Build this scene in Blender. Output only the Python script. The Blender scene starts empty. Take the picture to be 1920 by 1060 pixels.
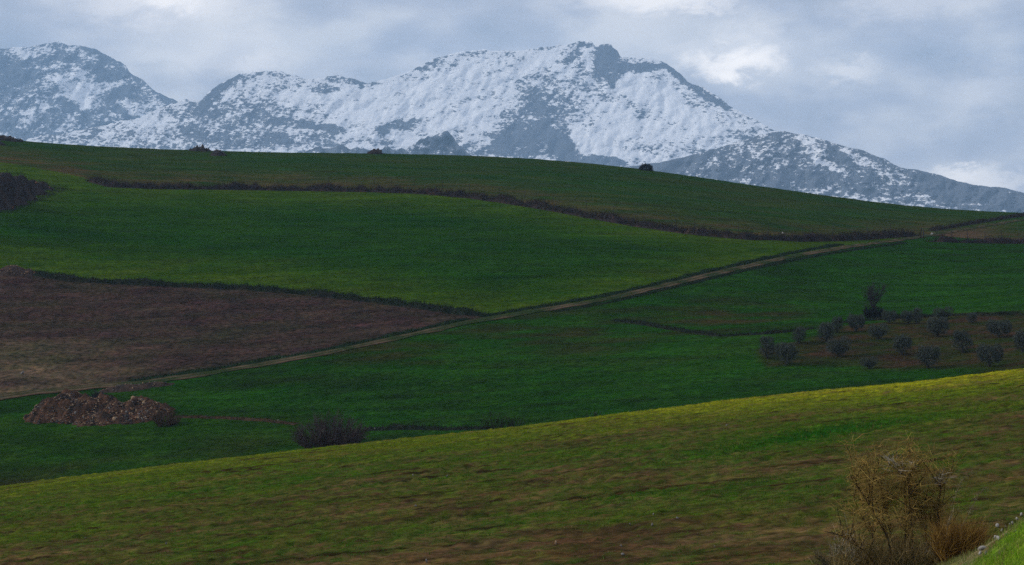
import bpy, math, random
import numpy as np

# ------------------------------------------------------------------ camera, sky, sun
S = bpy.context.scene
COL = S.collection
F = 3850.0            # focal length in photo pixels (photo 1920 x 1060)
HV = 400.0            # photo row of the horizon
cam_d = bpy.data.cameras.new('camera')
cam_d.sensor_fit = 'HORIZONTAL'
cam_d.sensor_width = 36.0
cam_d.lens = F / 1920 * 36.0
cam_d.shift_y = -(530 - HV) / 1920
cam_d.clip_start = 0.5
cam_d.clip_end = 60000
cam = bpy.data.objects.new('camera', cam_d)
COL.objects.link(cam)
cam.location = (0, 0, 0)
cam.rotation_euler = (math.radians(90), 0, 0)
S.camera = cam

SUN_EL, SUN_AZ = math.radians(28), math.radians(-80)     # azimuth clockwise from the view direction (+Y)
W = bpy.data.worlds.new('World')
S.world = W
W.use_nodes = True


def build_world():
    nt = W.node_tree
    nt.nodes.clear()
    N, L = nt.nodes.new, nt.links.new

    def math_(op, a, b=None, clamp=False):
        n = N('ShaderNodeMath'); n.operation = op; n.use_clamp = clamp
        for i, s in enumerate((a, b)):
            if s is None: continue
            if isinstance(s, (int, float)): n.inputs[i].default_value = s
            else: L(s, n.inputs[i])
        return n.outputs[0]

    out = N('ShaderNodeOutputWorld')
    sky = N('ShaderNodeTexSky')
    sky.sky_type = 'NISHITA'
    sky.sun_disc = False
    sky.sun_elevation = SUN_EL
    sky.sun_rotation = SUN_AZ
    sky.altitude = 700
    bg_sky = N('ShaderNodeBackground'); bg_sky.inputs['Strength'].default_value = 0.1
    L(sky.outputs[0], bg_sky.inputs['Color'])
    tc = N('ShaderNodeTexCoord')
    mp = N('ShaderNodeMapping'); mp.inputs['Scale'].default_value = (1.0, 1.0, 2.1)
    L(tc.outputs['Generated'], mp.inputs['Vector'])

    def noise(scale, detail, rough, dist=0.0, vec=None):
        n = N('ShaderNodeTexNoise'); n.inputs['Scale'].default_value = scale
        n.inputs['Detail'].default_value = detail; n.inputs['Roughness'].default_value = rough
        n.inputs['Distortion'].default_value = dist
        L(vec or mp.outputs[0], n.inputs['Vector'])
        return n
    big = noise(9.0, 4, 0.48, 0.1)
    mid = noise(24.0, 5, 0.5, 0.1)
    dens = math_('ADD', math_('MULTIPLY', big.outputs['Fac'], 0.55), math_('MULTIPLY', mid.outputs['Fac'], 0.45))
    ramp = N('ShaderNodeValToRGB')
    e = ramp.color_ramp.elements
    e[0].position = 0.38; e[0].color = (0.45, 0.49, 0.61, 1)
    e[1].position = 0.62; e[1].color = (0.88, 0.88, 0.92, 1)
    e.new(0.50).color = (0.61, 0.64, 0.75, 1)
    L(dens, ramp.inputs['Fac'])
    # brighter breaks in the cloud deck, where thin cloud lets the light through
    warp = noise(48.0, 7, 0.66, 0.3)
    wv = N('ShaderNodeVectorMath'); wv.operation = 'SUBTRACT'
    L(warp.outputs['Color'], wv.inputs[0]); wv.inputs[1].default_value = (0.5, 0.5, 0.5)
    ws = N('ShaderNodeVectorMath'); ws.operation = 'SCALE'; ws.inputs['Scale'].default_value = 0.03
    L(wv.outputs[0], ws.inputs[0])
    wa = N('ShaderNodeVectorMath'); wa.operation = 'ADD'
    L(tc.outputs['Generated'], wa.inputs[0]); L(ws.outputs[0], wa.inputs[1])
    col = ramp.outputs['Color']
    lobes = [(300, 0, 190, 55, 1.0, 0.42), (310, 0, 60, 24, 0.8, 0.35), (440, 100, 150, 55, 1.0, 0.26), (470, 122, 60, 20, 0.9, 0.2),
             (1352, 120, 66, 27, 0.9, 0.8), (1412, 112, 58, 34, 0.9, 0.7), (1405, 72, 60, 46, 0.8, 0.2), (1440, 110, 120, 60, 1.0, 0.14),
             (1590, 130, 60, 22, 1.0, 0.3), (1250, -6, 170, 30, 1.0, 0.5), (1840, 340, 100, 24, 1.0, 0.4), (1800, 325, 40, 12, 0.8, 0.3),
             (1890, 170, 150, 45, 1.0, 0.16), (1700, 0, 180, 36, 1.0, 0.2), (1295, 85, 70, 22, 0.9, 0.16), (1180, 60, 90, 60, 1.0, 0.12),
             (760, 130, 120, 24, 1.0, 0.10), (240, 90, 120, 40, 1.0, 0.1)]
    for (u, v, ru, rv, soft, amt) in lobes:
        d = np.array([(u - 960) / F, 1.0, (HV - v) / F]); d /= np.linalg.norm(d)
        sb = N('ShaderNodeVectorMath'); sb.operation = 'SUBTRACT'
        L(wa.outputs[0], sb.inputs[0]); sb.inputs[1].default_value = tuple(d)
        mu = N('ShaderNodeVectorMath'); mu.operation = 'MULTIPLY'
        mu.inputs[1].default_value = (F / ru, F / ru, F / rv)
        L(sb.outputs[0], mu.inputs[0])
        ln = N('ShaderNodeVectorMath'); ln.operation = 'LENGTH'
        L(mu.outputs[0], ln.inputs[0])
        mr = N('ShaderNodeMapRange'); mr.interpolation_type = 'SMOOTHERSTEP'
        mr.inputs['From Min'].default_value = 1.0 + soft * 0.6
        mr.inputs['From Max'].default_value = 1.0 - soft
        mr.inputs['To Min'].default_value = 0.0; mr.inputs['To Max'].default_value = amt
        L(ln.outputs['Value'], mr.inputs['Value'])
        mx = N('ShaderNodeMix'); mx.data_type = 'RGBA'
        L(mr.outputs[0], mx.inputs['Factor']); L(col, mx.inputs['A'])
        mx.inputs['B'].default_value = (1.9, 1.75, 1.6, 1)
        col = mx.outputs['Result']
    bg_c = N('ShaderNodeBackground'); bg_c.inputs['Strength'].default_value = 1.0
    L(col, bg_c.inputs['Color'])
    cover = N('ShaderNodeMapRange')
    cover.inputs['From Min'].default_value = 0.30; cover.inputs['From Max'].default_value = 0.5
    cover.inputs['To Min'].default_value = 0.82; cover.inputs['To Max'].default_value = 0.97
    L(dens, cover.inputs['Value'])
    mixs = N('ShaderNodeMixShader')
    L(cover.outputs[0], mixs.inputs[0]); L(bg_sky.outputs[0], mixs.inputs[1]); L(bg_c.outputs[0], mixs.inputs[2])
    L(mixs.outputs[0], out.inputs['Surface'])


build_world()
sun_d = bpy.data.lights.new('sun', 'SUN')
sun_d.energy = 2.4
sun_d.angle = math.radians(10)
sun_d.color = (1.0, 0.95, 0.87)
sun = bpy.data.objects.new('sun', sun_d)
COL.objects.link(sun)
sun.rotation_euler = (math.pi / 2 - SUN_EL, 0, math.pi - SUN_AZ)
S.view_settings.view_transform = 'Standard'
S.view_settings.look = 'None'
S.view_settings.exposure = 0.0
S.view_settings.gamma = 1.0
S.render.engine = 'CYCLES'
c = S.cycles
c.use_denoising = False
c.max_bounces = 5
c.diffuse_bounces = 2
c.glossy_bounces = 1
c.transmission_bounces = 2
c.transparent_max_bounces = 8
c.volume_bounces = 2
c.sample_clamp_indirect = 4

# ------------------------------------------------------------------ helpers
RNG = np.random.default_rng(7)


def _hash(ix, iy, seed):
    h = (ix.astype(np.int64) * 374761393 + iy.astype(np.int64) * 668265263 + seed * 2147483647) & 0xFFFFFFFF
    h = ((h ^ (h >> 13)) * 1274126177) & 0xFFFFFFFF
    return (h ^ (h >> 16)) & 0xFFFFFFFF


def pnoise(x, y, seed=0):
    x = np.asarray(x, float); y = np.asarray(y, float)
    x, y = np.broadcast_arrays(x, y)
    ix, iy = np.floor(x), np.floor(y)
    fx, fy = x - ix, y - iy
    ux, uy = fx * fx * fx * (fx * (fx * 6 - 15) + 10), fy * fy * fy * (fy * (fy * 6 - 15) + 10)

    def g(dx, dy):
        a = _hash(ix + dx, iy + dy, seed) * (2 * math.pi / 4294967296.0)
        return np.cos(a) * (fx - dx) + np.sin(a) * (fy - dy)
    a, b, c_, d = g(0, 0), g(1, 0), g(0, 1), g(1, 1)
    return (a + (b - a) * ux + (c_ - a) * uy + (a - b - c_ + d) * ux * uy) * 1.5


def fbm(x, y, oct_=4, seed=0, gain=0.5):
    s, a = 0.0, 1.0
    for k in range(oct_):
        s = s + a * pnoise(np.asarray(x) * 2 ** k, np.asarray(y) * 2 ** k, seed + k * 17)
        a *= gain
    return s


def ridged(x, y, oct_=5, seed=0):
    s, a, w = 0.0, 1.0, 1.0
    for k in range(oct_):
        n = 1 - np.abs(pnoise(np.asarray(x) * 2 ** k, np.asarray(y) * 2 ** k, seed + k * 31))
        n = n * n * w
        s = s + a * n
        w = np.clip(n * 1.4, 0, 1)
        a *= 0.5
    return s - 1.0


def sstep(a, b, x):
    t = np.clip((x - a) / (b - a), 0, 1)
    return t * t * (3 - 2 * t)


def lerp3(c0, c1, f):
    f = np.asarray(f)[..., None]
    return np.asarray(c0) * (1 - f) + np.asarray(c1) * f


def tag(o, label=None, cat=None, group=None, kind=None):
    if label: o['label'] = label
    if cat: o['category'] = cat
    if group: o['group'] = group
    if kind: o['kind'] = kind
    return o


def mesh_data(name, V, Fc, cols=None, mat=None, smooth=False, attrs=None):
    V = np.asarray(V, np.float32).reshape(-1, 3)
    Fc = np.asarray(Fc, np.int32)
    k = Fc.shape[1]
    me = bpy.data.meshes.new(name)
    me.vertices.add(len(V)); me.vertices.foreach_set('co', V.ravel())
    me.loops.add(Fc.size); me.loops.foreach_set('vertex_index', Fc.ravel())
    me.polygons.add(len(Fc))
    me.polygons.foreach_set('loop_start', np.arange(0, Fc.size, k, dtype=np.int32))
    me.polygons.foreach_set('loop_total', np.full(len(Fc), k, np.int32))
    if smooth: me.polygons.foreach_set('use_smooth', np.ones(len(Fc), bool))
    if cols is not None:
        a = me.color_attributes.new('Col', 'FLOAT_COLOR', 'POINT')
        c4 = np.ones((len(V), 4), np.float32); c4[:, :3] = np.asarray(cols, np.float32).reshape(-1, 3)
        a.data.foreach_set('color', c4.ravel())
    for an, av in (attrs or {}).items():
        a = me.attributes.new(an, 'FLOAT', 'POINT')
        a.data.foreach_set('value', np.asarray(av, np.float32).ravel())
    me.update(calc_edges=True)
    if mat: me.materials.append(mat)
    return me


def mobj(name, V, Fc, cols=None, mat=None, parent=None, smooth=False, loc=None, attrs=None):
    V = np.asarray(V, float).reshape(-1, 3)
    if loc is not None: V = V - np.asarray(loc)
    o = bpy.data.objects.new(name, mesh_data(name, V, Fc, cols, mat, smooth, attrs))
    COL.objects.link(o)
    if loc is not None and parent is None: o.location = loc
    if parent is not None: o.parent = parent
    return o


def empty(name, loc, rz=0.0):
    o = bpy.data.objects.new(name, None)
    o.empty_display_size = 0.3
    COL.objects.link(o); o.location = loc; o.rotation_euler = (0, 0, rz)
    return o


def copy_tree(o, parent=None):
    c_ = o.copy(); COL.objects.link(c_); c_.parent = parent
    for ch in list(o.children): copy_tree(ch, c_)
    return c_


# ---- materials
def vmat(name, noises=((3.0, 0.5),), bump=0.0, bscale=6.0, rough=1.0, spec=0.0, translucent=0.0, stretch=(1, 1, 1), hue=0.0):
    """vertex colour times procedural grain"""
    m = bpy.data.materials.new(name); m.use_nodes = True
    nt = m.node_tree; N, L = nt.nodes.new, nt.links.new
    bs = nt.nodes['Principled BSDF']; outn = nt.nodes['Material Output']
    at = N('ShaderNodeAttribute'); at.attribute_name = 'Col'
    geo = N('ShaderNodeNewGeometry')
    mp = N('ShaderNodeMapping'); mp.inputs['Scale'].default_value = stretch
    L(geo.outputs['Position'], mp.inputs['Vector'])
    col = at.outputs['Color']
    for (sc, amt) in noises:
        n = N('ShaderNodeTexNoise'); n.inputs['Scale'].default_value = sc; n.inputs['Detail'].default_value = 3
        n.inputs['Roughness'].default_value = 0.65
        L(mp.outputs[0], n.inputs['Vector'])
        r = N('ShaderNodeMapRange'); r.inputs['From Min'].default_value = 0.28; r.inputs['From Max'].default_value = 0.72
        r.inputs['To Min'].default_value = 1 - amt; r.inputs['To Max'].default_value = 1 + amt
        L(n.outputs['Fac'], r.inputs['Value'])
        sc_ = N('ShaderNodeVectorMath'); sc_.operation = 'SCALE'
        L(col, sc_.inputs[0]); L(r.outputs[0], sc_.inputs['Scale'])
        col = sc_.outputs[0]
        if hue:
            hv = N('ShaderNodeVectorMath'); hv.operation = 'MULTIPLY_ADD'
            L(n.outputs['Color'], hv.inputs[0]); hv.inputs[1].default_value = (hue, hue, hue)
            hv.inputs[2].default_value = (1 - hue / 2,) * 3
            hm = N('ShaderNodeVectorMath'); hm.operation = 'MULTIPLY'
            L(col, hm.inputs[0]); L(hv.outputs[0], hm.inputs[1]); col = hm.outputs[0]
    L(col, bs.inputs['Base Color'])
    bs.inputs['Roughness'].default_value = rough
    bs.inputs['Specular IOR Level'].default_value = spec
    if bump:
        n = N('ShaderNodeTexNoise'); n.inputs['Scale'].default_value = bscale; n.inputs['Detail'].default_value = 5
        n.inputs['Roughness'].default_value = 0.7
        L(mp.outputs[0], n.inputs['Vector'])
        b = N('ShaderNodeBump'); b.inputs['Strength'].default_value = 1.0; b.inputs['Distance'].default_value = bump
        L(n.outputs['Fac'], b.inputs['Height']); L(b.outputs[0], bs.inputs['Normal'])
    if translucent:
        tr = N('ShaderNodeBsdfTranslucent'); L(col, tr.inputs['Color'])
        mx = N('ShaderNodeMixShader'); mx.inputs[0].default_value = translucent
        L(bs.outputs[0], mx.inputs[1]); L(tr.outputs[0], mx.inputs[2]); L(mx.outputs[0], outn.inputs['Surface'])
    return m


M_GRASS = vmat('crop_grass', ((3.2, 0.6), (1.1, 0.35), (0.14, 0.2)), bump=0.15, bscale=2.5, stretch=(0.6, 1.0, 1.0), hue=0.55)
M_PLOUGH = vmat('ploughed_soil', ((1.3, 0.7), (0.25, 0.2)), bump=0.2, bscale=1.8, hue=0.6)
M_NEAR = vmat('near_field_soil', ((4.5, 0.6), (0.9, 0.3)), bump=0.07, bscale=7.0, stretch=(0.5, 1, 1), hue=0.5)
M_BLADE = vmat('grass_blades', ((1.2, 0.25),), translucent=0.35, rough=0.7)
M_LEAF = vmat('leaves', ((2.5, 0.3),), translucent=0.2, rough=0.8)
M_TWIG = vmat('twigs', ((8.0, 0.3),), rough=0.85)
M_BARK = vmat('bark', ((12.0, 0.4),), bump=0.02, bscale=25, rough=0.95)
M_STONE = vmat('stone', ((3.0, 0.35), (14.0, 0.2)), bump=0.03, bscale=9, rough=0.9)
M_TRACK = vmat('track_dirt', ((1.6, 0.35), (7.0, 0.2)), bump=0.05, bscale=5)
M_WIRE = vmat('fence_wire', ((5.0, 0.1),), rough=0.5)


def mountain_mat():
    m = bpy.data.materials.new('snowy_rock'); m.use_nodes = True
    nt = m.node_tree; N, L = nt.nodes.new, nt.links.new
    bs = nt.nodes['Principled BSDF']
    at = N('ShaderNodeAttribute'); at.attribute_name = 'snow'
    geo = N('ShaderNodeNewGeometry')

    def noise(scale, detail, rough, stretch=(1, 1, 1), rot=(0, 0, 0)):
        mp = N('ShaderNodeMapping'); mp.inputs['Scale'].default_value = stretch; mp.inputs['Rotation'].default_value = rot
        L(geo.outputs['Position'], mp.inputs['Vector'])
        n = N('ShaderNodeTexNoise'); n.inputs['Scale'].default_value = scale; n.inputs['Detail'].default_value = detail
        n.inputs['Roughness'].default_value = rough
        L(mp.outputs[0], n.inputs['Vector'])
        return n.outputs['Fac']

    def ma(op, a, b):
        n = N('ShaderNodeMath'); n.operation = op
        for i, s in enumerate((a, b)):
            if isinstance(s, (int, float)): n.inputs[i].default_value = s
            else: L(s, n.inputs[i])
        return n.outputs[0]
    f1 = noise(1 / 45, 6, 0.75, (0.55, 0.45, 1.5), (0, math.radians(-32), 0))
    f2 = noise(1 / 11, 4, 0.75, (0.75, 0.4, 1.4), (0, math.radians(-32), 0))
    f3 = noise(1 / 150, 4, 0.6, (1, 0.5, 1.0))
    s = ma('ADD', at.outputs['Fac'], ma('MULTIPLY', ma('SUBTRACT', f1, 0.5), 3.0))
    s = ma('ADD', s, ma('MULTIPLY', ma('SUBTRACT', f2, 0.5), 3.6))
    s = ma('ADD', s, ma('MULTIPLY', ma('SUBTRACT', f3, 0.5), 1.0))
    mr = N('ShaderNodeMapRange'); mr.interpolation_type = 'SMOOTHSTEP'
    mr.inputs['From Min'].default_value = 0.12; mr.inputs['From Max'].default_value = 0.52
    L(s, mr.inputs['Value'])
    rk = N('ShaderNodeMix'); rk.data_type = 'RGBA'
    rk.inputs['A'].default_value = (0.06, 0.075, 0.10, 1); rk.inputs['B'].default_value = (0.16, 0.18, 0.22, 1)
    L(f1, rk.inputs['Factor'])
    mx = N('ShaderNodeMix'); mx.data_type = 'RGBA'
    L(mr.outputs[0], mx.inputs['Factor']); L(rk.outputs['Result'], mx.inputs['A'])
    mx.inputs['B'].default_value = (0.9, 0.91, 0.93, 1)
    L(mx.outputs['Result'], bs.inputs['Base Color'])
    bs.inputs['Roughness'].default_value = 0.8; bs.inputs['Specular IOR Level'].default_value = 0.1
    b = N('ShaderNodeBump'); b.inputs['Strength'].default_value = 0.7; b.inputs['Distance'].default_value = 14
    L(f1, b.inputs['Height']); L(b.outputs[0], bs.inputs['Normal'])
    return m


# ------------------------------------------------------------------ terrain
def curve(pts):
    p = np.array(pts, float)
    us = np.arange(-1700, 3700, 4.0)
    vs = np.interp(us, p[:, 0], p[:, 1])
    k = np.hanning(31); k /= k.sum()
    vs2 = np.convolve(np.pad(vs, 15, mode='edge'), k, 'valid')
    return lambda u: np.interp(u, us, vs2)


v_lip = curve([(-1700, 1080), (-400, 960), (0, 914), (300, 876), (560, 846), (760, 824), (960, 804), (1200, 773), (1400, 749),
               (1560, 733), (1700, 720), (1800, 709), (1920, 693), (2300, 650), (3700, 560)])
v_crest = curve([(-1700, 215), (-400, 246), (0, 261), (60, 266), (150, 273), (300, 280), (500, 286), (700, 288), (880, 292),
                 (1000, 298), (1100, 306), (1200, 317), (1300, 331), (1400, 346), (1500, 360), (1600, 374), (1700, 386),
                 (1800, 394), (1920, 400), (2300, 410), (3700, 420)])
y_crest = curve([(-1700, 560), (0, 570), (900, 590), (1920, 540), (3700, 520)])
v_bot = curve([(-1700, 1300), (0, 1190), (960, 1085), (1920, 990), (3700, 900)])
YL, Y0, YB = 145.0, 222.0, 55.0


def terrain(t, y, detail=True):
    t = np.asarray(t, float); y = np.asarray(y, float)
    t, y = np.broadcast_arrays(t, y)
    u = t * F + 960
    x = t * y
    sl = (HV - v_lip(u)) / F
    zb = (HV - v_bot(u)) / F * YB
    kn = (sl * YB - zb) / (YB - YL) ** 2
    near = sl * y - kn * (y - YL) ** 2
    # the bank the photographer stands on
    bank = -1.6 - 0.141 * y - 0.05 * np.clip(y - 43.5, 0, None) ** 2
    bank = bank + 0.85 * np.log1p(np.exp((x - 6.9) * 2.6)) / 2.6 * np.exp(-((y - 32.5) / 6.0) ** 2)
    near = np.where(y < 80, np.maximum(near, bank), near)
    # far hillside
    t1 = (HV - v_crest(u)) / F
    y1 = y_crest(u)
    b = (t1 * y1 - sl * Y0) / (y1 - Y0)
    plane = sl * Y0 + b * (y - Y0)
    k = (t1 - sl) * Y0 / (y1 - Y0) ** 2
    dome = t1 * y - k * (y - y1) ** 2
    far = 0.5 * plane + 0.5 * dome
    far = np.where(y > y1, t1 * y - 1.1 * k * (y - y1) ** 2, far)
    if detail:
        win = sstep(225, 260, y) * (1 - sstep(y1 - 90, y1 - 10, y))
        far = far + win * 0.9 * fbm(x / 75, y / 60, 2, 3)
        far = far + 0.10 * fbm(x / 5.0, y / 5.0, 2, 41) * (y > 200)
    d = near - far
    h = 1.2
    z = np.where(y < 110, near, np.where(y > Y0 + 40, far, np.maximum(near, far) + np.where(np.abs(d) < h, (h - np.abs(d)) ** 2 / (4 * h), 0)))
    if detail:
        win = sstep(50, 58, y) * (1 - sstep(150, 170, y))
        wv = y - 0.06 * x + 1.2 * fbm(x / 22, y / 15, 2, 5)
        fur = np.sin(2 * math.pi * wv / 1.35) + 0.6 * np.sin(2 * math.pi * wv / 3.1 + 1.0)
        amp = 0.5 + 0.8 * np.clip(fbm(x / 9, wv / 2.0, 2, 8), -0.5, 1)
        z = z + win * (0.08 * fur * amp + 0.10 * fbm(x / 0.6, y / 0.6, 3, 9) * (0.6 + np.clip(fbm(x / 6, y / 4, 2, 12), 0, 1)))
        z = z + 0.05 * fbm(x / 0.6, y / 0.6, 2, 91) * (y < 50)
    return z


def gz(x, y):
    return terrain(np.asarray(x) / np.asarray(y), y)


_YS = np.concatenate([np.arange(22, 160, 0.25), np.arange(160, 680, 0.4)])


def hit(u, v, ymin=20.0):
    """ground point seen at photo pixel (u, v): first meeting of the view ray with the terrain"""
    t = (u - 960) / F; s = (HV - v) / F
    ys = _YS[_YS >= ymin]
    zz = terrain(np.full_like(ys, t), ys)
    ok = np.nonzero(zz >= s * ys)[0]
    if len(ok) == 0:
        i = int(np.argmax(zz / ys - s)) if v < 500 else len(ys) - 1
        i = int(np.argmin(np.abs(zz - s * ys)))
    else:
        i = ok[0]
    y = ys[i]
    return np.array([t * y, y, zz[i]])


L_HEDGE = curve([(-1700, 285), (-400, 292), (0, 303), (50, 312), (130, 326), (210, 349), (700, 357), (880, 367), (1000, 385), (1100, 403),
                 (1200, 421), (1300, 436), (1400, 446), (1560, 450), (1640, 446), (1740, 441), (1920, 455), (3700, 470)])
L_TRACK = curve([(-1700, 960), (-400, 810), (0, 747), (45, 740), (120, 731), (250, 722), (330, 711), (420, 697), (600, 666), (760, 632), (880, 605),
                 (960, 592), (1050, 577), (1150, 560), (1300, 524), (1400, 500), (1500, 479), (1600, 462), (1700, 449), (1750, 441),
                 (1800, 432), (1850, 424), (1920, 412), (2100, 404), (3700, 404)])
L_BANK2 = curve([(-1700, 470), (-400, 490), (0, 507), (60, 510), (130, 523), (300, 531), (560, 547), (750, 569), (880, 590), (960, 604), (3700, 1100)])


def spaced(dense, lo, hi, step, wide):
    a = np.arange(lo, hi + 1, step)
    l = lo - np.cumsum(np.linspace(step, wide, 46)); r = hi + np.cumsum(np.linspace(step, wide, 46))
    return np.concatenate([l[::-1], a, r])


def grid_faces(nr, nc):
    i = np.arange(nr * nc).reshape(nr, nc)
    return np.stack([i[:-1, :-1], i[:-1, 1:], i[1:, 1:], i[1:, :-1]], -1).reshape(-1, 4)


def submesh(V, Fc, keep, cols):
    f = Fc[keep]
    used, inv = np.unique(f, return_inverse=True)
    return V[used], inv.reshape(f.shape), cols[used]


def build_far():
    us = spaced(0, -40, 1960, 4.5, 60)
    ys = [186.0]
    while ys[-1] < 760:
        y = ys[-1]
        ys.append(y + np.interp(y, [190, 260, 400, 600, 760], [0.55, 0.7, 1.2, 2.2, 6]))
    ys = np.array(ys)
    T = ((us - 960) / F)[None, :]; Y = ys[:, None]
    Z = terrain(T, Y)
    T2, Y2 = np.broadcast_arrays(T, Y)
    X = T2 * Y2
    V = np.stack([X, Y2, Z], -1).reshape(-1, 3)
    U = (T2 * F + 960).ravel(); VV = (HV - Z / Y2 * F).ravel()
    x, y = V[:, 0], V[:, 1]
    Fc = grid_faces(len(ys), len(us))
    # base colours of the crops and soils
    n1 = fbm(x / 40, y / 30, 4, 21); n2 = fbm(x / 12, y / 5, 3, 25); n3 = fbm(x / 3.0, y / 1.5, 2, 28)
    G = np.array([0.010, 0.062, 0.0085]); GB = np.array([0.022, 0.088, 0.009]); GD = np.array([0.009, 0.036, 0.0095])
    OL = np.array([0.034, 0.058, 0.013]); BR = np.array([0.066, 0.043, 0.031]); RED = np.array([0.038, 0.031, 0.030])
    hedge, track, bank2 = L_HEDGE(U), L_TRACK(U), L_BANK2(U)
    # middle field: brighter along its borders
    cm = lerp3(G, GB, np.clip(0.18 + 0.5 * n1, 0, 1))
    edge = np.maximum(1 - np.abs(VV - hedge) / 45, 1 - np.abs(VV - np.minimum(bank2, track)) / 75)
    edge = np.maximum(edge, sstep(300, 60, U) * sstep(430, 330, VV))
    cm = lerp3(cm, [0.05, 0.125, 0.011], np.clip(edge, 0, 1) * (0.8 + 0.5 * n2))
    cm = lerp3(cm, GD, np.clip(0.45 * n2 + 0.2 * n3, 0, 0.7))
    # upper meadow: olive green, drier toward the hedge
    cu = lerp3([0.017, 0.060, 0.011], OL, np.clip(0.45 + 0.6 * n1 + 0.4 * n2, 0, 1))
    dry = np.clip(1 - (hedge - VV) / 38, 0, 1)
    cu = lerp3(cu, [0.085, 0.062, 0.030], np.clip(dry * (0.65 + 0.7 * n2), 0, 0.9))
    soilR = sstep(1690, 1760, U) * sstep(-4, 8, VV - track) * sstep(1900, 1800, U)
    cu = lerp3(cu, [0.10, 0.068, 0.048], soilR * 0.9)
    # ploughed field
    cp = lerp3([0.052, 0.036, 0.031], [0.078, 0.058, 0.042], np.clip(0.4 + 0.6 * n2 + 0.3 * n3, 0, 1))
    pale = sstep(380, 20, U) * sstep(600, 690, VV)
    cp = lerp3(cp, [0.16, 0.135, 0.075], np.clip(pale * (0.75 + 0.5 * n2), 0, 1))
    cp = lerp3(cp, [0.034, 0.05, 0.020], np.clip(0.45 * fbm(x / 25, y / 8, 3, 66) + 0.1, 0, 0.5))
    # lower field, with the red olive-grove soil
    cl = lerp3(G, GD, np.clip(0.35 + 0.8 * n2 + 0.3 * n1, 0, 1))
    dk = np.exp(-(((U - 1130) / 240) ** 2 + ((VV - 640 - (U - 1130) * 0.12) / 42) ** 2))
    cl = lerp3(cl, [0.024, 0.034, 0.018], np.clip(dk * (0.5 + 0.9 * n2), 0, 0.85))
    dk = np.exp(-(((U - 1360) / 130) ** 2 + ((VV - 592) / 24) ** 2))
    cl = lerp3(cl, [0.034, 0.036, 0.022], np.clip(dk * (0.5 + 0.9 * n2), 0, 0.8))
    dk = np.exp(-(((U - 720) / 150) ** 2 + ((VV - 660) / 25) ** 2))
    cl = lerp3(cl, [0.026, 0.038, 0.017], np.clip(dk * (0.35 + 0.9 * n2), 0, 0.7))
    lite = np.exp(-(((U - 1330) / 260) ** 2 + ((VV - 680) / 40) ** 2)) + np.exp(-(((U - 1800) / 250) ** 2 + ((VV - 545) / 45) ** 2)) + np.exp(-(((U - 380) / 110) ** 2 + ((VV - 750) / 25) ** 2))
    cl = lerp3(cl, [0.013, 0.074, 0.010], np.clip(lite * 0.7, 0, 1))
    grove_top = np.interp(U, [1400, 1440, 1520, 1600, 1680, 1800, 2200], [662, 655, 634, 612, 596, 590, 588])
    grove_bot = np.interp(U, [1400, 1440, 1520, 1600, 1700, 1800, 2200], [672, 690, 684, 690, 694, 690, 688])
    g = sstep(-5, 5, VV - grove_top + 8 * n2) * sstep(-6, 6, grove_bot - VV + 8 * n2) * sstep(1410, 1440, U)
    gs = np.clip(0.42 + 1.1 * fbm(x / 7, y / 4, 3, 77), 0, 1)
    cg = lerp3([0.020, 0.040, 0.016], RED, gs)
    cl = lerp3(cl, cg, g * 0.95)
    left = sstep(620, 560, U) * sstep(770, 790, VV)
    cl = lerp3(cl, [0.014, 0.058, 0.008], left * 0.8)
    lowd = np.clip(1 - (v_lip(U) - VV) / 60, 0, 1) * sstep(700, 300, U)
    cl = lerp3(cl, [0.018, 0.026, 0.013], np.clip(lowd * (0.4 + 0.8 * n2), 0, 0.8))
    row = pnoise(x / 45, (y + 0.30 * x) / 1.7, 301) + 0.6 * pnoise(x / 30, (y + 0.30 * x) / 0.9, 302)
    cl = cl * (1 - 0.24 * np.clip(row, -0.8, 1) * (1 - g))[:, None]
    row = pnoise(x / 60, (y + 0.05 * x) / 2.6, 303) + 0.6 * pnoise(x / 40, (y - 0.04 * x) / 1.3, 304)
    cm = cm * (1 - 0.2 * np.clip(row, -0.8, 1))[:, None]; cu = cu * (1 - 0.25 * np.clip(row, -0.8, 1))[:, None]
    row = pnoise(x / 30, (y - 0.10 * x) / 1.6, 305) + 0.7 * pnoise(x / 20, (y - 0.10 * x) / 0.8, 306)
    cp = cp * (1 - 0.22 * np.clip(row, -0.8, 1))[:, None]
    fu, fv = U[Fc].mean(1), VV[Fc].mean(1)
    fy = y[Fc].mean(1)
    up = (fv < L_HEDGE(fu)) | (fy > y_crest(fu))
    lo = (fv > L_TRACK(fu)) & ~up
    pl = ~up & ~lo & (fv > L_BANK2(fu)) & (fu < 960)
    mid = ~up & ~lo & ~pl
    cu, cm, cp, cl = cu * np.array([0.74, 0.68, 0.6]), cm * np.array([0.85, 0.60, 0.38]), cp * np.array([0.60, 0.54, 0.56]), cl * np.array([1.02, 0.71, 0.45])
    specs = [('meadow', up, cu, M_GRASS, 'olive-green meadow over the brambly hedge, up to the hill crest'),
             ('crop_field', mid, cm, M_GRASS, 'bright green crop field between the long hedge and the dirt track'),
             ('ploughed_field', pl, cp, M_PLOUGH, 'brown ploughed field with pale stubble above the dirt track'),
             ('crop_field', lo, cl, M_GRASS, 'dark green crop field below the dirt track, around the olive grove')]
    for nm, keep, cc, mt, lab in specs:
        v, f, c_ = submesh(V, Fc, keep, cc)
        tag(mobj(nm, v, f, c_, mt, smooth=True), lab, 'field', kind='structure')


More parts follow.
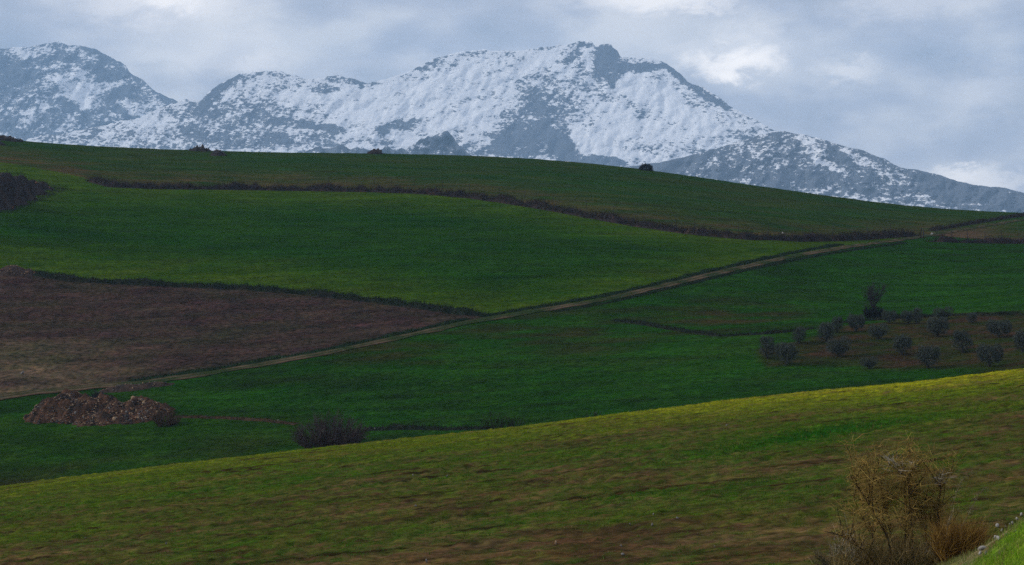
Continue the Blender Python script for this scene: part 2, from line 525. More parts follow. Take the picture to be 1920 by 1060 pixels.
def furrow_shade_lines(x, y):
    """thin furrow lines left open between the sown strips, their shade painted dark"""
    wv = y - 0.06 * x + 1.2 * fbm(x / 22, y / 15, 2, 5)
    k = wv / 2.7 + 0.25 * pnoise(x / 9, wv / 6, 87)
    return sstep(0.62, 0.92, np.sin(2 * math.pi * k)) * sstep(-0.12, 0.22, fbm(x / 3.5, wv / 2.5, 3, 88))


def near_soil(x, y, u):
    """0 = green crop, 1 = bare soil"""
    wv = y - 0.06 * x + 1.2 * fbm(x / 22, y / 15, 2, 5)
    n = fbm(x / 2.0, wv / 0.6, 3, 51) * 0.5 + fbm(x / 13, y / 8, 3, 55) * 0.6 + 0.6 * fbm(x / 0.5, wv / 0.3, 2, 59)
    base = np.interp(y, [50, 70, 90, 115, 145], [0.66, 0.52, 0.32, 0.16, 0.04])
    base = base + 0.12 * np.exp(-((u - 900) / 500) ** 2) * sstep(110, 70, y)
    band = np.exp(-((y - (86 + (u - 1500) * 0.016)) / 3.5) ** 2) * np.exp(-((u - 1530) / 190) ** 2)
    return np.maximum(np.clip(base + 0.75 * n - 1.0 * band, 0, 1), 0.95 * furrow_shade_lines(x, y) * (1 - np.clip(band, 0, 1))), band


def build_near():
    us = spaced(0, -40, 1960, 5.0, 60)
    ys = [2.0]
    while ys[-1] < 188:
        y = ys[-1]
        ys.append(y + np.interp(y, [2, 45, 52, 100, 150, 190], [0.6, 0.4, 0.2, 0.22, 0.3, 1.5]))
    ys = np.array(ys)
    T = ((us - 960) / F)[None, :]; Y = ys[:, None]
    Z = terrain(T, Y)
    T2, Y2 = np.broadcast_arrays(T, Y)
    X = T2 * Y2
    V = np.stack([X, Y2, Z], -1).reshape(-1, 3)
    x, y = V[:, 0], V[:, 1]
    U = (T2 * F + 960).ravel()
    s, band = near_soil(x, y, U)
    grass = lerp3([0.032, 0.086, 0.010], [0.060, 0.096, 0.012], np.clip(0.4 + 0.7 * fbm(x / 14, y / 9, 3, 71), 0, 1))
    sun_yel = sstep(82, 142, y) ** 1.5 * (0.25 + 0.75 * sstep(700, 1850, U))  # yellow-green shoots, with sunlight on the lip painted into their colour
    grass = lerp3(grass, [0.28, 0.30, 0.014], np.clip(sun_yel, 0, 1))
    grass = lerp3(grass, [0.014, 0.075, 0.008], np.clip(band, 0, 1))
    soil = lerp3([0.060, 0.040, 0.026], [0.094, 0.064, 0.042], np.clip(0.5 + 0.8 * fbm(x / 6, y / 3, 3, 73), 0, 1))
    soil = lerp3(soil, [0.105, 0.082, 0.03], np.clip(0.5 * fbm(x / 10, y / 4, 3, 74), 0, 0.5))
    line = furrow_shade_lines(x, y); soil = lerp3(soil, [0.026, 0.017, 0.011], line * 0.9)  # shaded furrow sides painted as darker soil
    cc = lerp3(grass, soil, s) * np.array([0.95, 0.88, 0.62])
    Fc = grid_faces(len(ys), len(us))
    fy = y[Fc].mean(1)
    # bank in front, field behind
    bankc = lerp3([0.10, 0.19, 0.012], [0.14, 0.20, 0.02], np.clip(0.5 + fbm(x / 2, y / 2, 3, 81), 0, 1))
    dirt = sstep(0.25, 0.6, 0.8 * fbm(x / 1.1, y / 1.4, 3, 83) + 1.1 * sstep(32.8, 34.4, y) - 0.2)
    bankc = lerp3(bankc, lerp3([0.10, 0.05, 0.03], [0.17, 0.14, 0.08], np.clip(0.5 + fbm(x / 0.7, y / 0.7, 2, 85), 0, 1)), dirt * 0.85)
    v, f, c_ = submesh(V, Fc, fy < 49.5, bankc)
    tag(mobj('grass_bank', v, f, c_, M_NEAR, smooth=True), 'bright green grassy bank with stones beside the broom bush', 'bank', kind='structure')
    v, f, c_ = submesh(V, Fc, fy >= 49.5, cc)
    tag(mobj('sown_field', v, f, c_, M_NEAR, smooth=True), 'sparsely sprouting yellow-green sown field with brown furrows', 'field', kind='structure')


build_far()
build_near()
gV = np.array([[-8900, -1400, -75], [8900, -1400, -75], [8900, 9700, -75], [-8900, 9700, -75]], float)
tag(mobj('ground', gV, [[0, 1, 2, 3]], np.tile([0.03, 0.05, 0.025], (4, 1)), M_GRASS), 'low dark green plain beneath the hills and mountains', 'ground', kind='structure')


# ------------------------------------------------------------------ mountains
M_MOUNT = mountain_mat()


def mountain(name, label, sky_pts, ulo, uhi, ybase, ytop, vbase, relief, wl, patches, bias, seed, jag=2.5, du=3.2, rows=150, base_fn=None):
    p = np.array(sky_pts, float)
    us = np.arange(ulo, uhi + 1, du)
    vs = np.interp(us, p[:, 0], p[:, 1])
    vs = vs - jag * (fbm(us / 34, us * 0 + seed, 4, seed, 0.6)) - 0.5 * jag * np.abs(pnoise(us / 9, us * 0 + 3.3, seed + 5))
    q = np.linspace(0, 1, rows)[:, None]
    Vv = vbase + (vs[None, :] - vbase) * q
    U = np.broadcast_to(us[None, :], Vv.shape)
    h = (vbase - Vv) / 350.0
    Yd = ybase + (ytop - ybase) * h
    r = 1.3 * fbm(U / wl * 0.7 + Vv / wl * 0.45, Vv / wl * 0.5 - U / wl * 0.3, 5, seed, 0.6) + 1.5 * fbm(U / (wl * 5), Vv / (wl * 5), 3, seed + 3)
    Yd = Yd - relief * r * (0.25 + 0.75 * sstep(0, 0.12, 1 - q))
    # back side
    Xf = (U - 960) / F * Yd; Zf = (HV - Vv) / F * Yd
    rowsb = 14
    b = np.linspace(0, 1, rowsb + 1)[1:, None]
    Yb = Yd[-1][None, :] + 900 * b
    Zb = Zf[-1][None, :] - (Zf[-1][None, :] + 60) * b ** 1.3 - 20 * b * pnoise(U[:1] / 12, b * 6, seed)
    Xb = Xf[-1][None, :] * Yb / Yd[-1][None, :]
    V = np.stack([np.vstack([Xf, Xb]), np.vstack([Yd, Yb]), np.vstack([Zf, Zb])], -1)
    B = np.full(Vv.shape, bias)
    if base_fn: B = B + base_fn(U, Vv)
    wu = U + 9 * fbm(U / 28, Vv / 28, 3, seed + 50); wv_ = Vv + 6 * fbm(U / 28, Vv / 28, 3, seed + 60)
    for (pu, pv, ru, rv, ang, amt) in patches:
        a = math.radians(ang)
        du_, dv_ = wu - pu, wv_ - pv
        a1 = (du_ * math.cos(a) + dv_ * math.sin(a)) / ru; b1 = (-du_ * math.sin(a) + dv_ * math.cos(a)) / rv
        B = B + 1.0 * amt * sstep(1.25, 0.65, np.sqrt(a1 ** 2 + b1 ** 2))
    # steep faces hold less snow
    gy, gx = np.gradient(r)
    B = B - 0.9 * np.clip(np.abs(gx) * 2 + gy * 1.0, -0.15, 0.5)
    B = np.vstack([B, np.repeat(B[-1][None, :], rowsb, 0)])
    nr, nc = B.shape
    o = mobj(name, V.reshape(-1, 3), grid_faces(nr, nc), None, M_MOUNT, smooth=True, attrs={'snow': B.ravel()})
    return tag(o, label, 'mountain', kind='structure')


mountain('mountain', 'massive snow-streaked mountain with a rocky double summit', [
    (-900, 300), (0, 268), (150, 245), (260, 222), (320, 195), (350, 187), (378, 189), (392, 172), (420, 152), (450, 140), (480, 135), (530, 134), (552, 145),
    (575, 149), (600, 146), (630, 143), (655, 147), (688, 157), (720, 150), (745, 142), (790, 124), (820, 108), (850, 101),
    (880, 96), (930, 94), (970, 97), (1010, 90), (1050, 85), (1075, 83), (1090, 77), (1108, 77), (1117, 88), (1130, 84), (1145, 86), (1158, 96),
    (1163, 108), (1200, 109), (1225, 110), (1250, 119), (1275, 140), (1290, 155), (1320, 165), (1350, 183), (1365, 197), (1400, 216),
    (1440, 238), (1480, 256), (1560, 285), (1700, 335), (1900, 385), (2500, 425)], -900, 2500, 6300, 7500, 440, 9, 20, [
    (1136, 108, 24, 26, 0, -1.0), (1205, 127, 62, 9, -3, -1.1), (1268, 136, 34, 10, 35, -1.0), (1325, 178, 52, 9, 30, -1.1),
    (1150, 150, 14, 16, 20, -0.9), (1128, 130, 12, 26, 10, -0.7), (1095, 85, 18, 9, 0, -0.5), (1060, 108, 26, 16, 0, -0.5),
    (1040, 190, 50, 55, 20, -0.35), (1005, 232, 60, 42, 0, -0.5), (1010, 268, 70, 28, 0, -0.7), (950, 250, 36, 30, -50, -0.4),
    (1050, 272, 26, 32, -30, -0.6), (900, 282, 70, 14, 0, -0.6), (985, 170, 26, 20, 0, -0.3),
    (1090, 150, 16, 30, 0, -0.3), (470, 141, 60, 7, -8, -0.6), (408, 172, 44, 9, -42, -1.0), (606, 168, 26, 12, 0, -0.7),
    (640, 150, 40, 7, 10, -0.5), (450, 230, 120, 45, 0, -0.45), (380, 215, 40, 24, 0, -0.3), (600, 238, 46, 8, 12, -1.1), (560, 262, 80, 15, 0, -0.5),
    (745, 236, 46, 10, -14, -1.0), (700, 265, 60, 8, 0, -0.2), (690, 158, 20, 6, 0, -0.5), (800, 125, 34, 5, -28, -0.6),
    (860, 105, 60, 4, -5, -0.4), (1110, 300, 70, 10, 8, -0.9), (250, 262, 220, 26, 0, -0.25),
    (730, 195, 110, 38, 0, 0.45), (560, 185, 60, 20, 0, 0.35), (890, 150, 100, 30, -10, 0.35), (860, 225, 60, 24, -20, 0.45), (780, 265, 40, 12, 0, 0.3),
    (1215, 175, 70, 26, 20, 0.7), (1150, 230, 40, 40, 30, 0.4), (1110, 272, 40, 20, 20, 0.7), (1180, 290, 110, 7, 5, 0.7), (1290, 220, 70, 20, 30, 0.4),
    (1020, 110, 46, 18, -10, 0.3), (1300, 262, 120, 20, 12, 0.15), (1060, 290, 30, 5, 0, 0.6)], 0.85, 101, jag=3.0)
mountain('mountain', 'hazy rocky peak patched with snow, its left shoulder in cloud', [
    (-900, 220), (-300, 120), (-60, 92), (0, 92), (60, 87), (90, 82), (112, 79), (125, 83), (150, 89), (180, 92), (205, 106), (235, 122), (243, 137),
    (270, 153), (292, 172), (318, 184), (350, 200), (500, 300)], -900, 500, 7500, 8600, 430, 18, 22, [
    (140, 165, 34, 30, 20, 0.55), (105, 150, 20, 14, 0, 0.4), (165, 185, 30, 26, 0, 0.5), (205, 160, 40, 8, -10, 0.5), (60, 215, 40, 16, -40, 0.45),
    (90, 185, 26, 16, 0, 0.35), (235, 205, 30, 18, 0, 0.4), (280, 205, 30, 14, 0, 0.4), (60, 95, 40, 10, 0, 0.4), (150, 100, 40, 8, 20, 0.4),
    (30, 105, 26, 12, 0, 0.3), (150, 138, 20, 5, -10, 0.6), (130, 215, 20, 9, 0, 0.4), (250, 250, 50, 12, 0, 0.4), (120, 265, 50, 6, 0, 0.6),
    (30, 145, 55, 26, 0, -0.4), (130, 195, 18, 14, 40, -0.7), (215, 140, 26, 10, 0, -0.4), (225, 175, 30, 14, -20, -0.6), (222, 205, 14, 9, 0, -0.7)],
    0.22, 211, jag=3.0, rows=120)
mountain('mountain', 'long low rocky ridge with thin snow, running down to the plain', [
    (900, 420), (1090, 330), (1150, 318), (1200, 310), (1250, 302), (1310, 288), (1380, 268), (1430, 252), (1470, 246), (1500, 252), (1535, 259), (1560, 268),
    (1620, 284), (1660, 299), (1690, 316), (1715, 318), (1760, 328), (1800, 341), (1820, 346), (1850, 350), (1870, 351), (1890, 354), (1920, 363),
    (2000, 385), (2500, 425)], 900, 2500, 5200, 6300, 440, 15, 20, [
    (1500, 262, 40, 9, 20, 0.35), (1520, 275, 40, 8, 32, 0.4), (1545, 305, 46, 7, 30, 0.5), (1620, 305, 60, 9, 28, 0.5), (1690, 325, 26, 6, 15, 0.45),
    (1430, 290, 50, 20, 10, 0.15), (1420, 318, 40, 8, 0, 0.25), (1600, 372, 90, 4, 0, 0.55), (1640, 378, 40, 3, 0, 0.5), (1745, 372, 36, 8, -15, 0.4),
    (1690, 345, 30, 5, 0, 0.3), (1260, 306, 60, 12, -8, -0.6), (1575, 290, 30, 8, 40, -0.4), (1470, 250, 30, 6, 0, -0.3), (1520, 335, 60, 14, 5, -0.4), (1850, 370, 130, 26, 8, -0.5),
    (1760, 345, 60, 12, 12, -0.4)], 0.24, 307, jag=1.6, rows=110)
mountain('mountain', 'dark craggy foothill knolls in front of the snowy mountain', [
    (420, 420), (500, 300), (560, 285), (640, 275), (690, 280), (740, 282), (770, 272), (800, 258), (818, 254), (836, 250), (850, 258), (862, 272), (876, 290),
    (930, 310), (1000, 420)], 420, 1000, 5600, 6200, 440, 30, 20, [(780, 275, 30, 10, -30, 0.4), (600, 290, 60, 8, 0, 0.3)], -0.05, 401, jag=6.0, rows=80)

# ------------------------------------------------------------------ dirt track
def ribbon(name, us, vfun, half, cols_fn, lift, across=9, mat=M_TRACK, ymin=160):
    P = np.array([hit(u, float(vfun(u)), ymin) for u in us])
    k = np.hanning(13); k /= k.sum()
    for a in (0, 1):
        P[:, a] = np.convolve(np.pad(P[:, a], 6, mode='edge'), k, 'valid')
    d = np.gradient(P[:, :2], axis=0); d /= np.linalg.norm(d, axis=1)[:, None] + 1e-9
    n = np.stack([-d[:, 1], d[:, 0]], 1)
    s = np.linspace(-1, 1, across)
    xy = P[:, None, :2] + n[:, None, :] * (s[None, :, None] * half)
    w = 0.35 * fbm(xy[..., 0] / 6, xy[..., 1] / 6, 2, 5)
    xy = xy + n[:, None, :] * (w * np.abs(s)[None, :])[..., None]
    z = gz(xy[..., 0], xy[..., 1]) + lift(s)[None, :]
    V = np.concatenate([xy, z[..., None]], -1)
    cc = cols_fn(np.broadcast_to(s, z.shape), xy)
    return V, grid_faces(len(us), across), cc


def build_track():
    us = np.arange(-120, 1990, 3.0)

    def cf(s, xy):
        n = fbm(xy[..., 0] / 5, xy[..., 1] / 5, 3, 33)
        a = np.abs(s)
        rut = np.exp(-((a - 0.5) / 0.17) ** 2)
        grass = lerp3([0.018, 0.035, 0.010], [0.05, 0.042, 0.022], np.clip(0.4 + n, 0, 1))
        dirt = lerp3([0.05, 0.036, 0.025], [0.115, 0.082, 0.054], np.clip(0.5 + n, 0, 1))
        c_ = lerp3(grass, dirt, np.clip(rut * (0.85 + 0.5 * n), 0, 1))
        return lerp3(c_, [0.08, 0.043, 0.03], np.clip((0.5 + n) * sstep(0.7, 1.0, -s), 0, 0.8))
    V, f, cc = ribbon('dirt_track', us, L_TRACK, 1.05, cf, lambda s: 0.13 - 0.07 * np.exp(-((np.abs(s) - 0.5) / 0.2) ** 2) - 0.06 * sstep(0.85, 1, np.abs(s)), across=15)
    tag(mobj('dirt_track', V.reshape(-1, 3), f, cc.reshape(-1, 3), M_TRACK, smooth=True), 'pale dirt track with two wheel ruts climbing between the green fields', 'track', kind='structure')


build_track()


# ------------------------------------------------------------------ vegetation pieces
def leaf_cloud(P, size, rng, cols, up=0.3):
    """one small triangle-pair leaf per point"""
    n = len(P)
    a = rng.normal(size=(n, 3)); a[:, 2] += up; a /= np.linalg.norm(a, axis=1)[:, None]
    b = rng.normal(size=(n, 3)); b -= (b * a).sum(1)[:, None] * a; b /= np.linalg.norm(b, axis=1)[:, None]
    L_ = (size * rng.uniform(0.6, 1.4, n))[:, None]
    W_ = L_ * 0.42
    V = np.stack([P - a * L_ * 0.5, P + b * W_ * 0.5, P + a * L_ * 0.5, P - b * W_ * 0.5], 1)
    f = np.arange(4 * n).reshape(n, 4)
    return V.reshape(-1, 3), f, np.repeat(cols, 4, 0)


def blades(P, h, w, rng, cols, lean=0.35):
    n = len(P)
    az = rng.uniform(0, 2 * math.pi, n)
    d = np.stack([np.cos(az), np.sin(az), np.zeros(n)], 1)
    l = rng.normal(size=(n, 3)) * lean; l[:, 2] = 1; l /= np.linalg.norm(l, axis=1)[:, None]
    h = (h * rng.uniform(0.55, 1.35, n))[:, None]; w = (w * rng.uniform(0.7, 1.3, n))[:, None]
    V = np.stack([P - d * w / 2, P + d * w / 2, P + l * h], 1)
    return V.reshape(-1, 3), np.arange(3 * n).reshape(n, 3), np.repeat(cols, 3, 0)


def pick(rng, pal, n, jit=0.25):
    pal = np.asarray(pal)
    c_ = pal[rng.integers(0, len(pal), n)]
    return c_ * rng.uniform(1 - jit, 1 + jit, (n, 1))


def polyline_world(pts, step=0.4, ymin=165):
    p = np.array(pts, float)
    us = np.arange(p[0, 0], p[-1, 0] + 0.5, 3.0)
    vs = np.interp(us, p[:, 0], p[:, 1])
    P = np.array([hit(u, v, ymin) for u, v in zip(us, vs)])
    k = np.hanning(9); k /= k.sum()
    for a in (0, 1): P[:, a] = np.convolve(np.pad(P[:, a], 4, mode='edge'), k, 'valid')
    s = np.concatenate([[0], np.cumsum(np.linalg.norm(np.diff(P[:, :2], axis=0), axis=1))])
    S_ = np.arange(0, s[-1], step)
    return np.stack([np.interp(S_, s, P[:, 0]), np.interp(S_, s, P[:, 1])], 1), S_


def hedge(name, label, cat, pts, width, height, seed, pal, earth, per_m=46, leaf=0.26, twiggy=0.25, taper=4.0, gap=0.0):
    """earth bank overgrown with scrub, following the ground"""
    rng = np.random.default_rng(seed)
    C, S_ = polyline_world(pts)
    d = np.gradient(C, axis=0); d /= np.linalg.norm(d, axis=1)[:, None]
    n = np.stack([-d[:, 1], d[:, 0]], 1)
    n = n * np.sign(n[:, 1:2] + 1e-9)
    hs = height * (0.72 + 0.65 * pnoise(S_ / 7, S_ * 0, seed) + 0.6 * pnoise(S_ / 2.2, S_ * 0 + 5, seed + 1))
    hs = np.clip(hs, 0.2 * height, None) * sstep(0, taper, S_) * sstep(0, taper, S_[-1] - S_)
    if gap: hs = hs * sstep(-gap, 0.15, pnoise(S_ / 5, S_ * 0 + 9, seed + 8))
    root = empty(name, (C[0][0], C[0][1], float(gz(C[0][0], C[0][1]))))
    o = np.array(root.location)
    sec = np.array([[-1, -0.12], [-0.7, 0.35], [-0.3, 0.62], [0.25, 0.66], [0.7, 0.4], [1.0, -0.12]])
    xy = C[:, None, :] + n[:, None, :] * (sec[None, :, 0] * width / 2)[..., None]
    z = gz(xy[..., 0], xy[..., 1]) + sec[None, :, 1] * hs[:, None] * (1 + 0.25 * fbm(xy[..., 0] / 1.2, xy[..., 1] / 1.2, 2, seed))
    V = np.concatenate([xy, z[..., None]], -1).reshape(-1, 3)
    cc = lerp3(earth, np.asarray(pal[0]), np.clip(0.4 + fbm(V[:, 0] / 2, V[:, 1] / 2, 2, seed), 0, 1))
    mobj('earth_bank', V - o, grid_faces(len(C), 6), cc, M_PLOUGH, root, smooth=True)
    N = int(S_[-1] * per_m)
    i = rng.integers(0, len(C), N)
    w = rng.uniform(-1, 1, N)
    p2 = C[i] + n[i] * (w * width / 2)[:, None] + rng.normal(size=(N, 2)) * 0.15
    zz = gz(p2[:, 0], p2[:, 1])
    hh = hs[i] * (1 - 0.55 * w ** 2) * rng.uniform(0.15, 1.0, N) ** 0.6
    P = np.concatenate([p2, (zz + hh)[:, None]], 1) - o
    cl = pick(rng, pal, N)
    patch = np.clip(0.75 + 0.6 * pnoise(S_[i] / 4, w, seed + 4), 0.4, 1.4)[:, None]
    V1, f1, c1 = leaf_cloud(P, leaf, rng, cl * patch)
    lf = mobj('scrub_leaves', V1, f1, c1, M_LEAF, root); lf['kind'] = 'stuff'
    if twiggy:
        N2 = int(N * twiggy)
        i = rng.integers(0, len(C), N2); w = rng.uniform(-1, 1, N2)
        p2 = C[i] + n[i] * (w * width / 2)[:, None]
        P = np.concatenate([p2, (gz(p2[:, 0], p2[:, 1]) + hs[i] * 0.3)[:, None]], 1) - o
        V2, f2, c2 = blades(P, height * 0.8, 0.09, rng, pick(rng, pal, N2) * 1.3, 0.4)
        tw = mobj('scrub_twigs', V2, f2, c2, M_LEAF, root); tw['kind'] = 'stuff'
    return tag(root, label, cat)


BRAMBLE = [[0.024, 0.018, 0.020], [0.032, 0.022, 0.020], [0.018, 0.020, 0.016], [0.045, 0.030, 0.024], [0.016, 0.022, 0.012]]
DKGRASS = [[0.012, 0.030, 0.012], [0.016, 0.040, 0.012], [0.020, 0.024, 0.016], [0.012, 0.022, 0.014]]
DKMIX = [[0.014, 0.020, 0.012], [0.022, 0.018, 0.016], [0.012, 0.030, 0.012]]
hedge('hedge_bank', 'long dark bramble hedge under the olive-green meadow', 'hedge', [(165, 338), (210, 351), (300, 354), (480, 356), (700, 360), (800, 364), (880, 371), (960, 382),
      (1030, 394), (1100, 407), (1200, 425), (1300, 440), (1400, 449), (1500, 452), (1560, 452), (1620, 449), (1690, 444), (1722, 442)], 2.4, 1.8, 11, BRAMBLE, [0.03, 0.022, 0.018], per_m=70)
hedge('hedge_bank', 'dark scrubby bank under the wire fence beside the track', 'hedge', [(1742, 454), (1800, 455), (1860, 456), (1990, 458)], 2.2, 1.5, 12, BRAMBLE, [0.03, 0.02, 0.018], per_m=60, leaf=0.24)
hedge('grassy_bank', 'dark weedy bank between the green crop and the ploughed field', 'bank', [(-60, 512), (60, 514), (130, 526), (300, 535), (430, 541), (560, 550), (680, 563), (760, 573), (860, 588), (915, 592)],
      2.2, 1.0, 13, DKMIX + DKGRASS[:1], [0.02, 0.02, 0.014], per_m=60, leaf=0.24, twiggy=0.4)
hedge('grassy_bank', 'dark ditch edge curving through the green field left of the olives', 'bank', [(1150, 601), (1220, 611), (1290, 624), (1350, 631), (1420, 628), (1480, 622), (1530, 616)],
      1.2, 0.55, 14, DKMIX, [0.018, 0.02, 0.012], per_m=50, leaf=0.18, twiggy=0.5)
hedge('grassy_bank', 'low dark bank along the top edge of the olive grove', 'bank', [(1560, 607), (1620, 602), (1680, 597), (1780, 592), (1960, 591)], 1.2, 0.5, 15, DKMIX, [0.02, 0.018, 0.012], per_m=45, leaf=0.18, twiggy=0.5)
hedge('ditch_edge', 'thin brown weedy line running from the rubble heap to the bare shrub', 'bank', [(322, 782), (420, 785), (500, 790), (560, 797)], 0.9, 0.35, 16, [[0.045, 0.03, 0.02], [0.03, 0.03, 0.014]], [0.05, 0.032, 0.02], per_m=40, leaf=0.15)
hedge('ditch_edge', 'dark weedy ditch line between the bare shrub and a smaller leafless shrub', 'bank', [(682, 806), (760, 805), (840, 806), (930, 803)], 1.2, 0.6, 17, DKMIX, [0.018, 0.02, 0.014], per_m=45, leaf=0.16, twiggy=0.5)
# verge grass beside the track
def track_off(pts_u, dv):
    return [(u, float(L_TRACK(u)) + dv) for u in pts_u]


hedge('verge', 'dark grass verge above the track beside the ploughed field', 'verge', track_off(range(240, 890, 20), -7), 1.4, 0.42, 18, DKGRASS, [0.018, 0.03, 0.012], per_m=50, leaf=0.18, twiggy=0.8, gap=0.35)
hedge('verge', 'dark grass verge above the track beside the bright crop field', 'verge', track_off(range(900, 1600, 20), -7), 1.4, 0.42, 19, DKGRASS + DKMIX[:1], [0.018, 0.03, 0.012], per_m=50, leaf=0.2, twiggy=0.8, gap=0.4)
hedge('verge', 'rough weedy verge below the track by the dark crop field', 'verge', track_off(range(1040, 1720, 20), 7), 1.0, 0.32, 20, DKGRASS + DKMIX, [0.02, 0.026, 0.014], per_m=42, leaf=0.18, twiggy=0.8, gap=0.3)
hedge('verge', 'dark scrub strip above the track where it nears the crest', 'verge', track_off(range(1745, 1960, 15), -8), 1.5, 0.9, 21, BRAMBLE, [0.03, 0.022, 0.016], per_m=50, leaf=0.22)


# ------------------------------------------------------------------ stems
def tube(path, radii, sides=5):
    path = np.asarray(path, float); n = len(path)
    d = np.gradient(path, axis=0); d /= np.linalg.norm(d, axis=1)[:, None] + 1e-9
    ref = np.where(np.abs(d[:, 2:3]) > 0.9, [[1.0, 0, 0]], [[0, 0, 1.0]])
    a = np.cross(d, ref); a /= np.linalg.norm(a, axis=1)[:, None]
    b = np.cross(d, a)
    th = np.arange(sides) * 2 * math.pi / sides
    V = path[:, None, :] + (a[:, None, :] * np.cos(th)[None, :, None] + b[:, None, :] * np.sin(th)[None, :, None]) * np.asarray(radii)[:, None, None]
    i = np.arange(n * sides).reshape(n, sides)
    j = np.roll(i, -1, 1)
    f = np.stack([i[:-1], j[:-1], j[1:], i[1:]], -1).reshape(-1, 4)
    return V.reshape(-1, 3), f


class Bag:
    def __init__(self): self.V, self.F, self.C, self.n = [], [], [], 0

    def add(self, V, f, c_):
        V = np.asarray(V, float).reshape(-1, 3); f = np.asarray(f)
        if f.shape[1] == 3: f = np.concatenate([f, f[:, 2:3]], 1)
        self.V.append(V); self.F.append(f + self.n)
        c_ = np.asarray(c_, float)
        self.C.append(np.tile(c_, (len(V), 1)) if c_.ndim == 1 else c_)
        self.n += len(V)

    def get(self): return np.concatenate(self.V), np.concatenate(self.F), np.concatenate(self.C)

    def obj(self, name, mat, parent=None, smooth=False):
        V, f, c_ = self.get()
        tri = f[:, 2] == f[:, 3]
        if tri.all(): f = f[:, :3]
        elif tri.any():      # mixed: split quads
            q = f[~tri]
            f = np.concatenate([f[tri][:, :3], q[:, [0, 1, 2]], q[:, [0, 2, 3]]])
        return mobj(name, V, f, c_, mat, parent, smooth=smooth)


def grow(rng, start, direction, length, n=7, wander=0.12, lift=0.1):
    p = np.array(start, float); d = np.array(direction, float); d /= np.linalg.norm(d)
    out = [p.copy()]
    for _ in range(n):
        d = d + rng.normal(size=3) * wander; d[2] += lift; d /= np.linalg.norm(d)
        p = p + d * length / n
        out.append(p.copy())
    return np.array(out)


def strands(P, D, length, width, rng, cols, droop=0.0, seg=2):
    """thin two-segment twigs"""
    n = len(P)
    D = D / np.linalg.norm(D, axis=1)[:, None]
    L_ = (length * rng.uniform(0.5, 1.4, n))[:, None]
    side = np.cross(D, rng.normal(size=(n, 3))); side /= np.linalg.norm(side, axis=1)[:, None]
    m = P + D * L_ * 0.55 + rng.normal(size=(n, 3)) * L_ * 0.08
    e = P + D * L_ + rng.normal(size=(n, 3)) * L_ * 0.16; e[:, 2] -= droop * L_[:, 0]
    w = width
    V = np.stack([P - side * w / 2, P + side * w / 2, m + side * w * 0.4, m - side * w * 0.4, e], 1)
    i = np.arange(n)[:, None] * 5
    f = np.concatenate([i + np.array([[0, 1, 2, 3]]), i + np.array([[3, 2, 4, 4]])])
    return V.reshape(-1, 3), f, np.repeat(cols, 5, 0)


# ---- olive trees
def make_olive(seed, lobes):
    rng = np.random.default_rng(seed)
    b = Bag()
    ends = []
    tr = grow(rng, (0, 0, -0.15), (rng.normal() * 0.15, rng.normal() * 0.15, 1), 0.75, 5, 0.1, 0.1)
    v, f = tube(tr, np.linspace(0.17, 0.12, len(tr)), 7); b.add(v, f, [0.04, 0.036, 0.032])
    for k in range(5):
        a = k * 2 * math.pi / 5 + rng.uniform(-0.4, 0.4)
        br = grow(rng, tr[-1], (math.cos(a), math.sin(a), 1.0), rng.uniform(0.9, 1.4), 6, 0.16, 0.08)
        v, f = tube(br, np.linspace(0.085, 0.02, len(br)), 5); b.add(v, f, [0.042, 0.038, 0.034])
        ends.append(br)
        for q in range(3):
            s = br[rng.integers(2, 6)]
            bb = grow(rng, s, rng.normal(size=3) + [0, 0, 0.6], 0.6, 4, 0.2, 0.05)
            v, f = tube(bb, np.linspace(0.03, 0.01, len(bb)), 4); b.add(v, f, [0.042, 0.038, 0.034])
    cl = Bag()
    Pn, Cn = [], []
    for (cx, cy, cz, rx, rz) in lobes:
        m = int(1500 * rx)
        d = rng.normal(size=(m, 3)); d /= np.linalg.norm(d, axis=1)[:, None]
        r = rng.uniform(0.35, 1.0, m) ** 0.45
        r = r * (1 + 0.28 * pnoise(d[:, 0] * 2.2 + cx, d[:, 1] * 2.2 + d[:, 2] * 1.7, seed) * 1.2)
        P = np.array([cx, cy, cz]) + d * r[:, None] * np.array([rx, rx, rz])
        Pn.append(P)
    P = np.concatenate(Pn)
    keep = pnoise(P[:, 0] * 1.9 + P[:, 2], P[:, 1] * 1.9 - P[:, 2] * 1.3, seed + 9) > -0.34
    P = P[keep & (P[:, 2] > 0.1)]
    cols = pick(rng, [[0.062, 0.072, 0.062], [0.045, 0.058, 0.048], [0.092, 0.105, 0.092], [0.05, 0.052, 0.05], [0.036, 0.05, 0.03]], len(P), 0.3)
    v, f, cc = leaf_cloud(P, 0.16, rng, cols, 0.5); cl.add(v, f, cc)
    # upright sprays
    top = P[rng.integers(0, len(P), 500)]
    v, f, cc = blades(top, 0.24, 0.05, rng, pick(rng, [[0.09, 0.105, 0.088], [0.05, 0.06, 0.048]], 500), 0.45); cl.add(v, f, cc)
    root = empty('olive_tree', (0, 0, 0))
    b.obj('trunk', M_BARK, root, True)
    cl.obj('crown', M_LEAF, root)
    return root


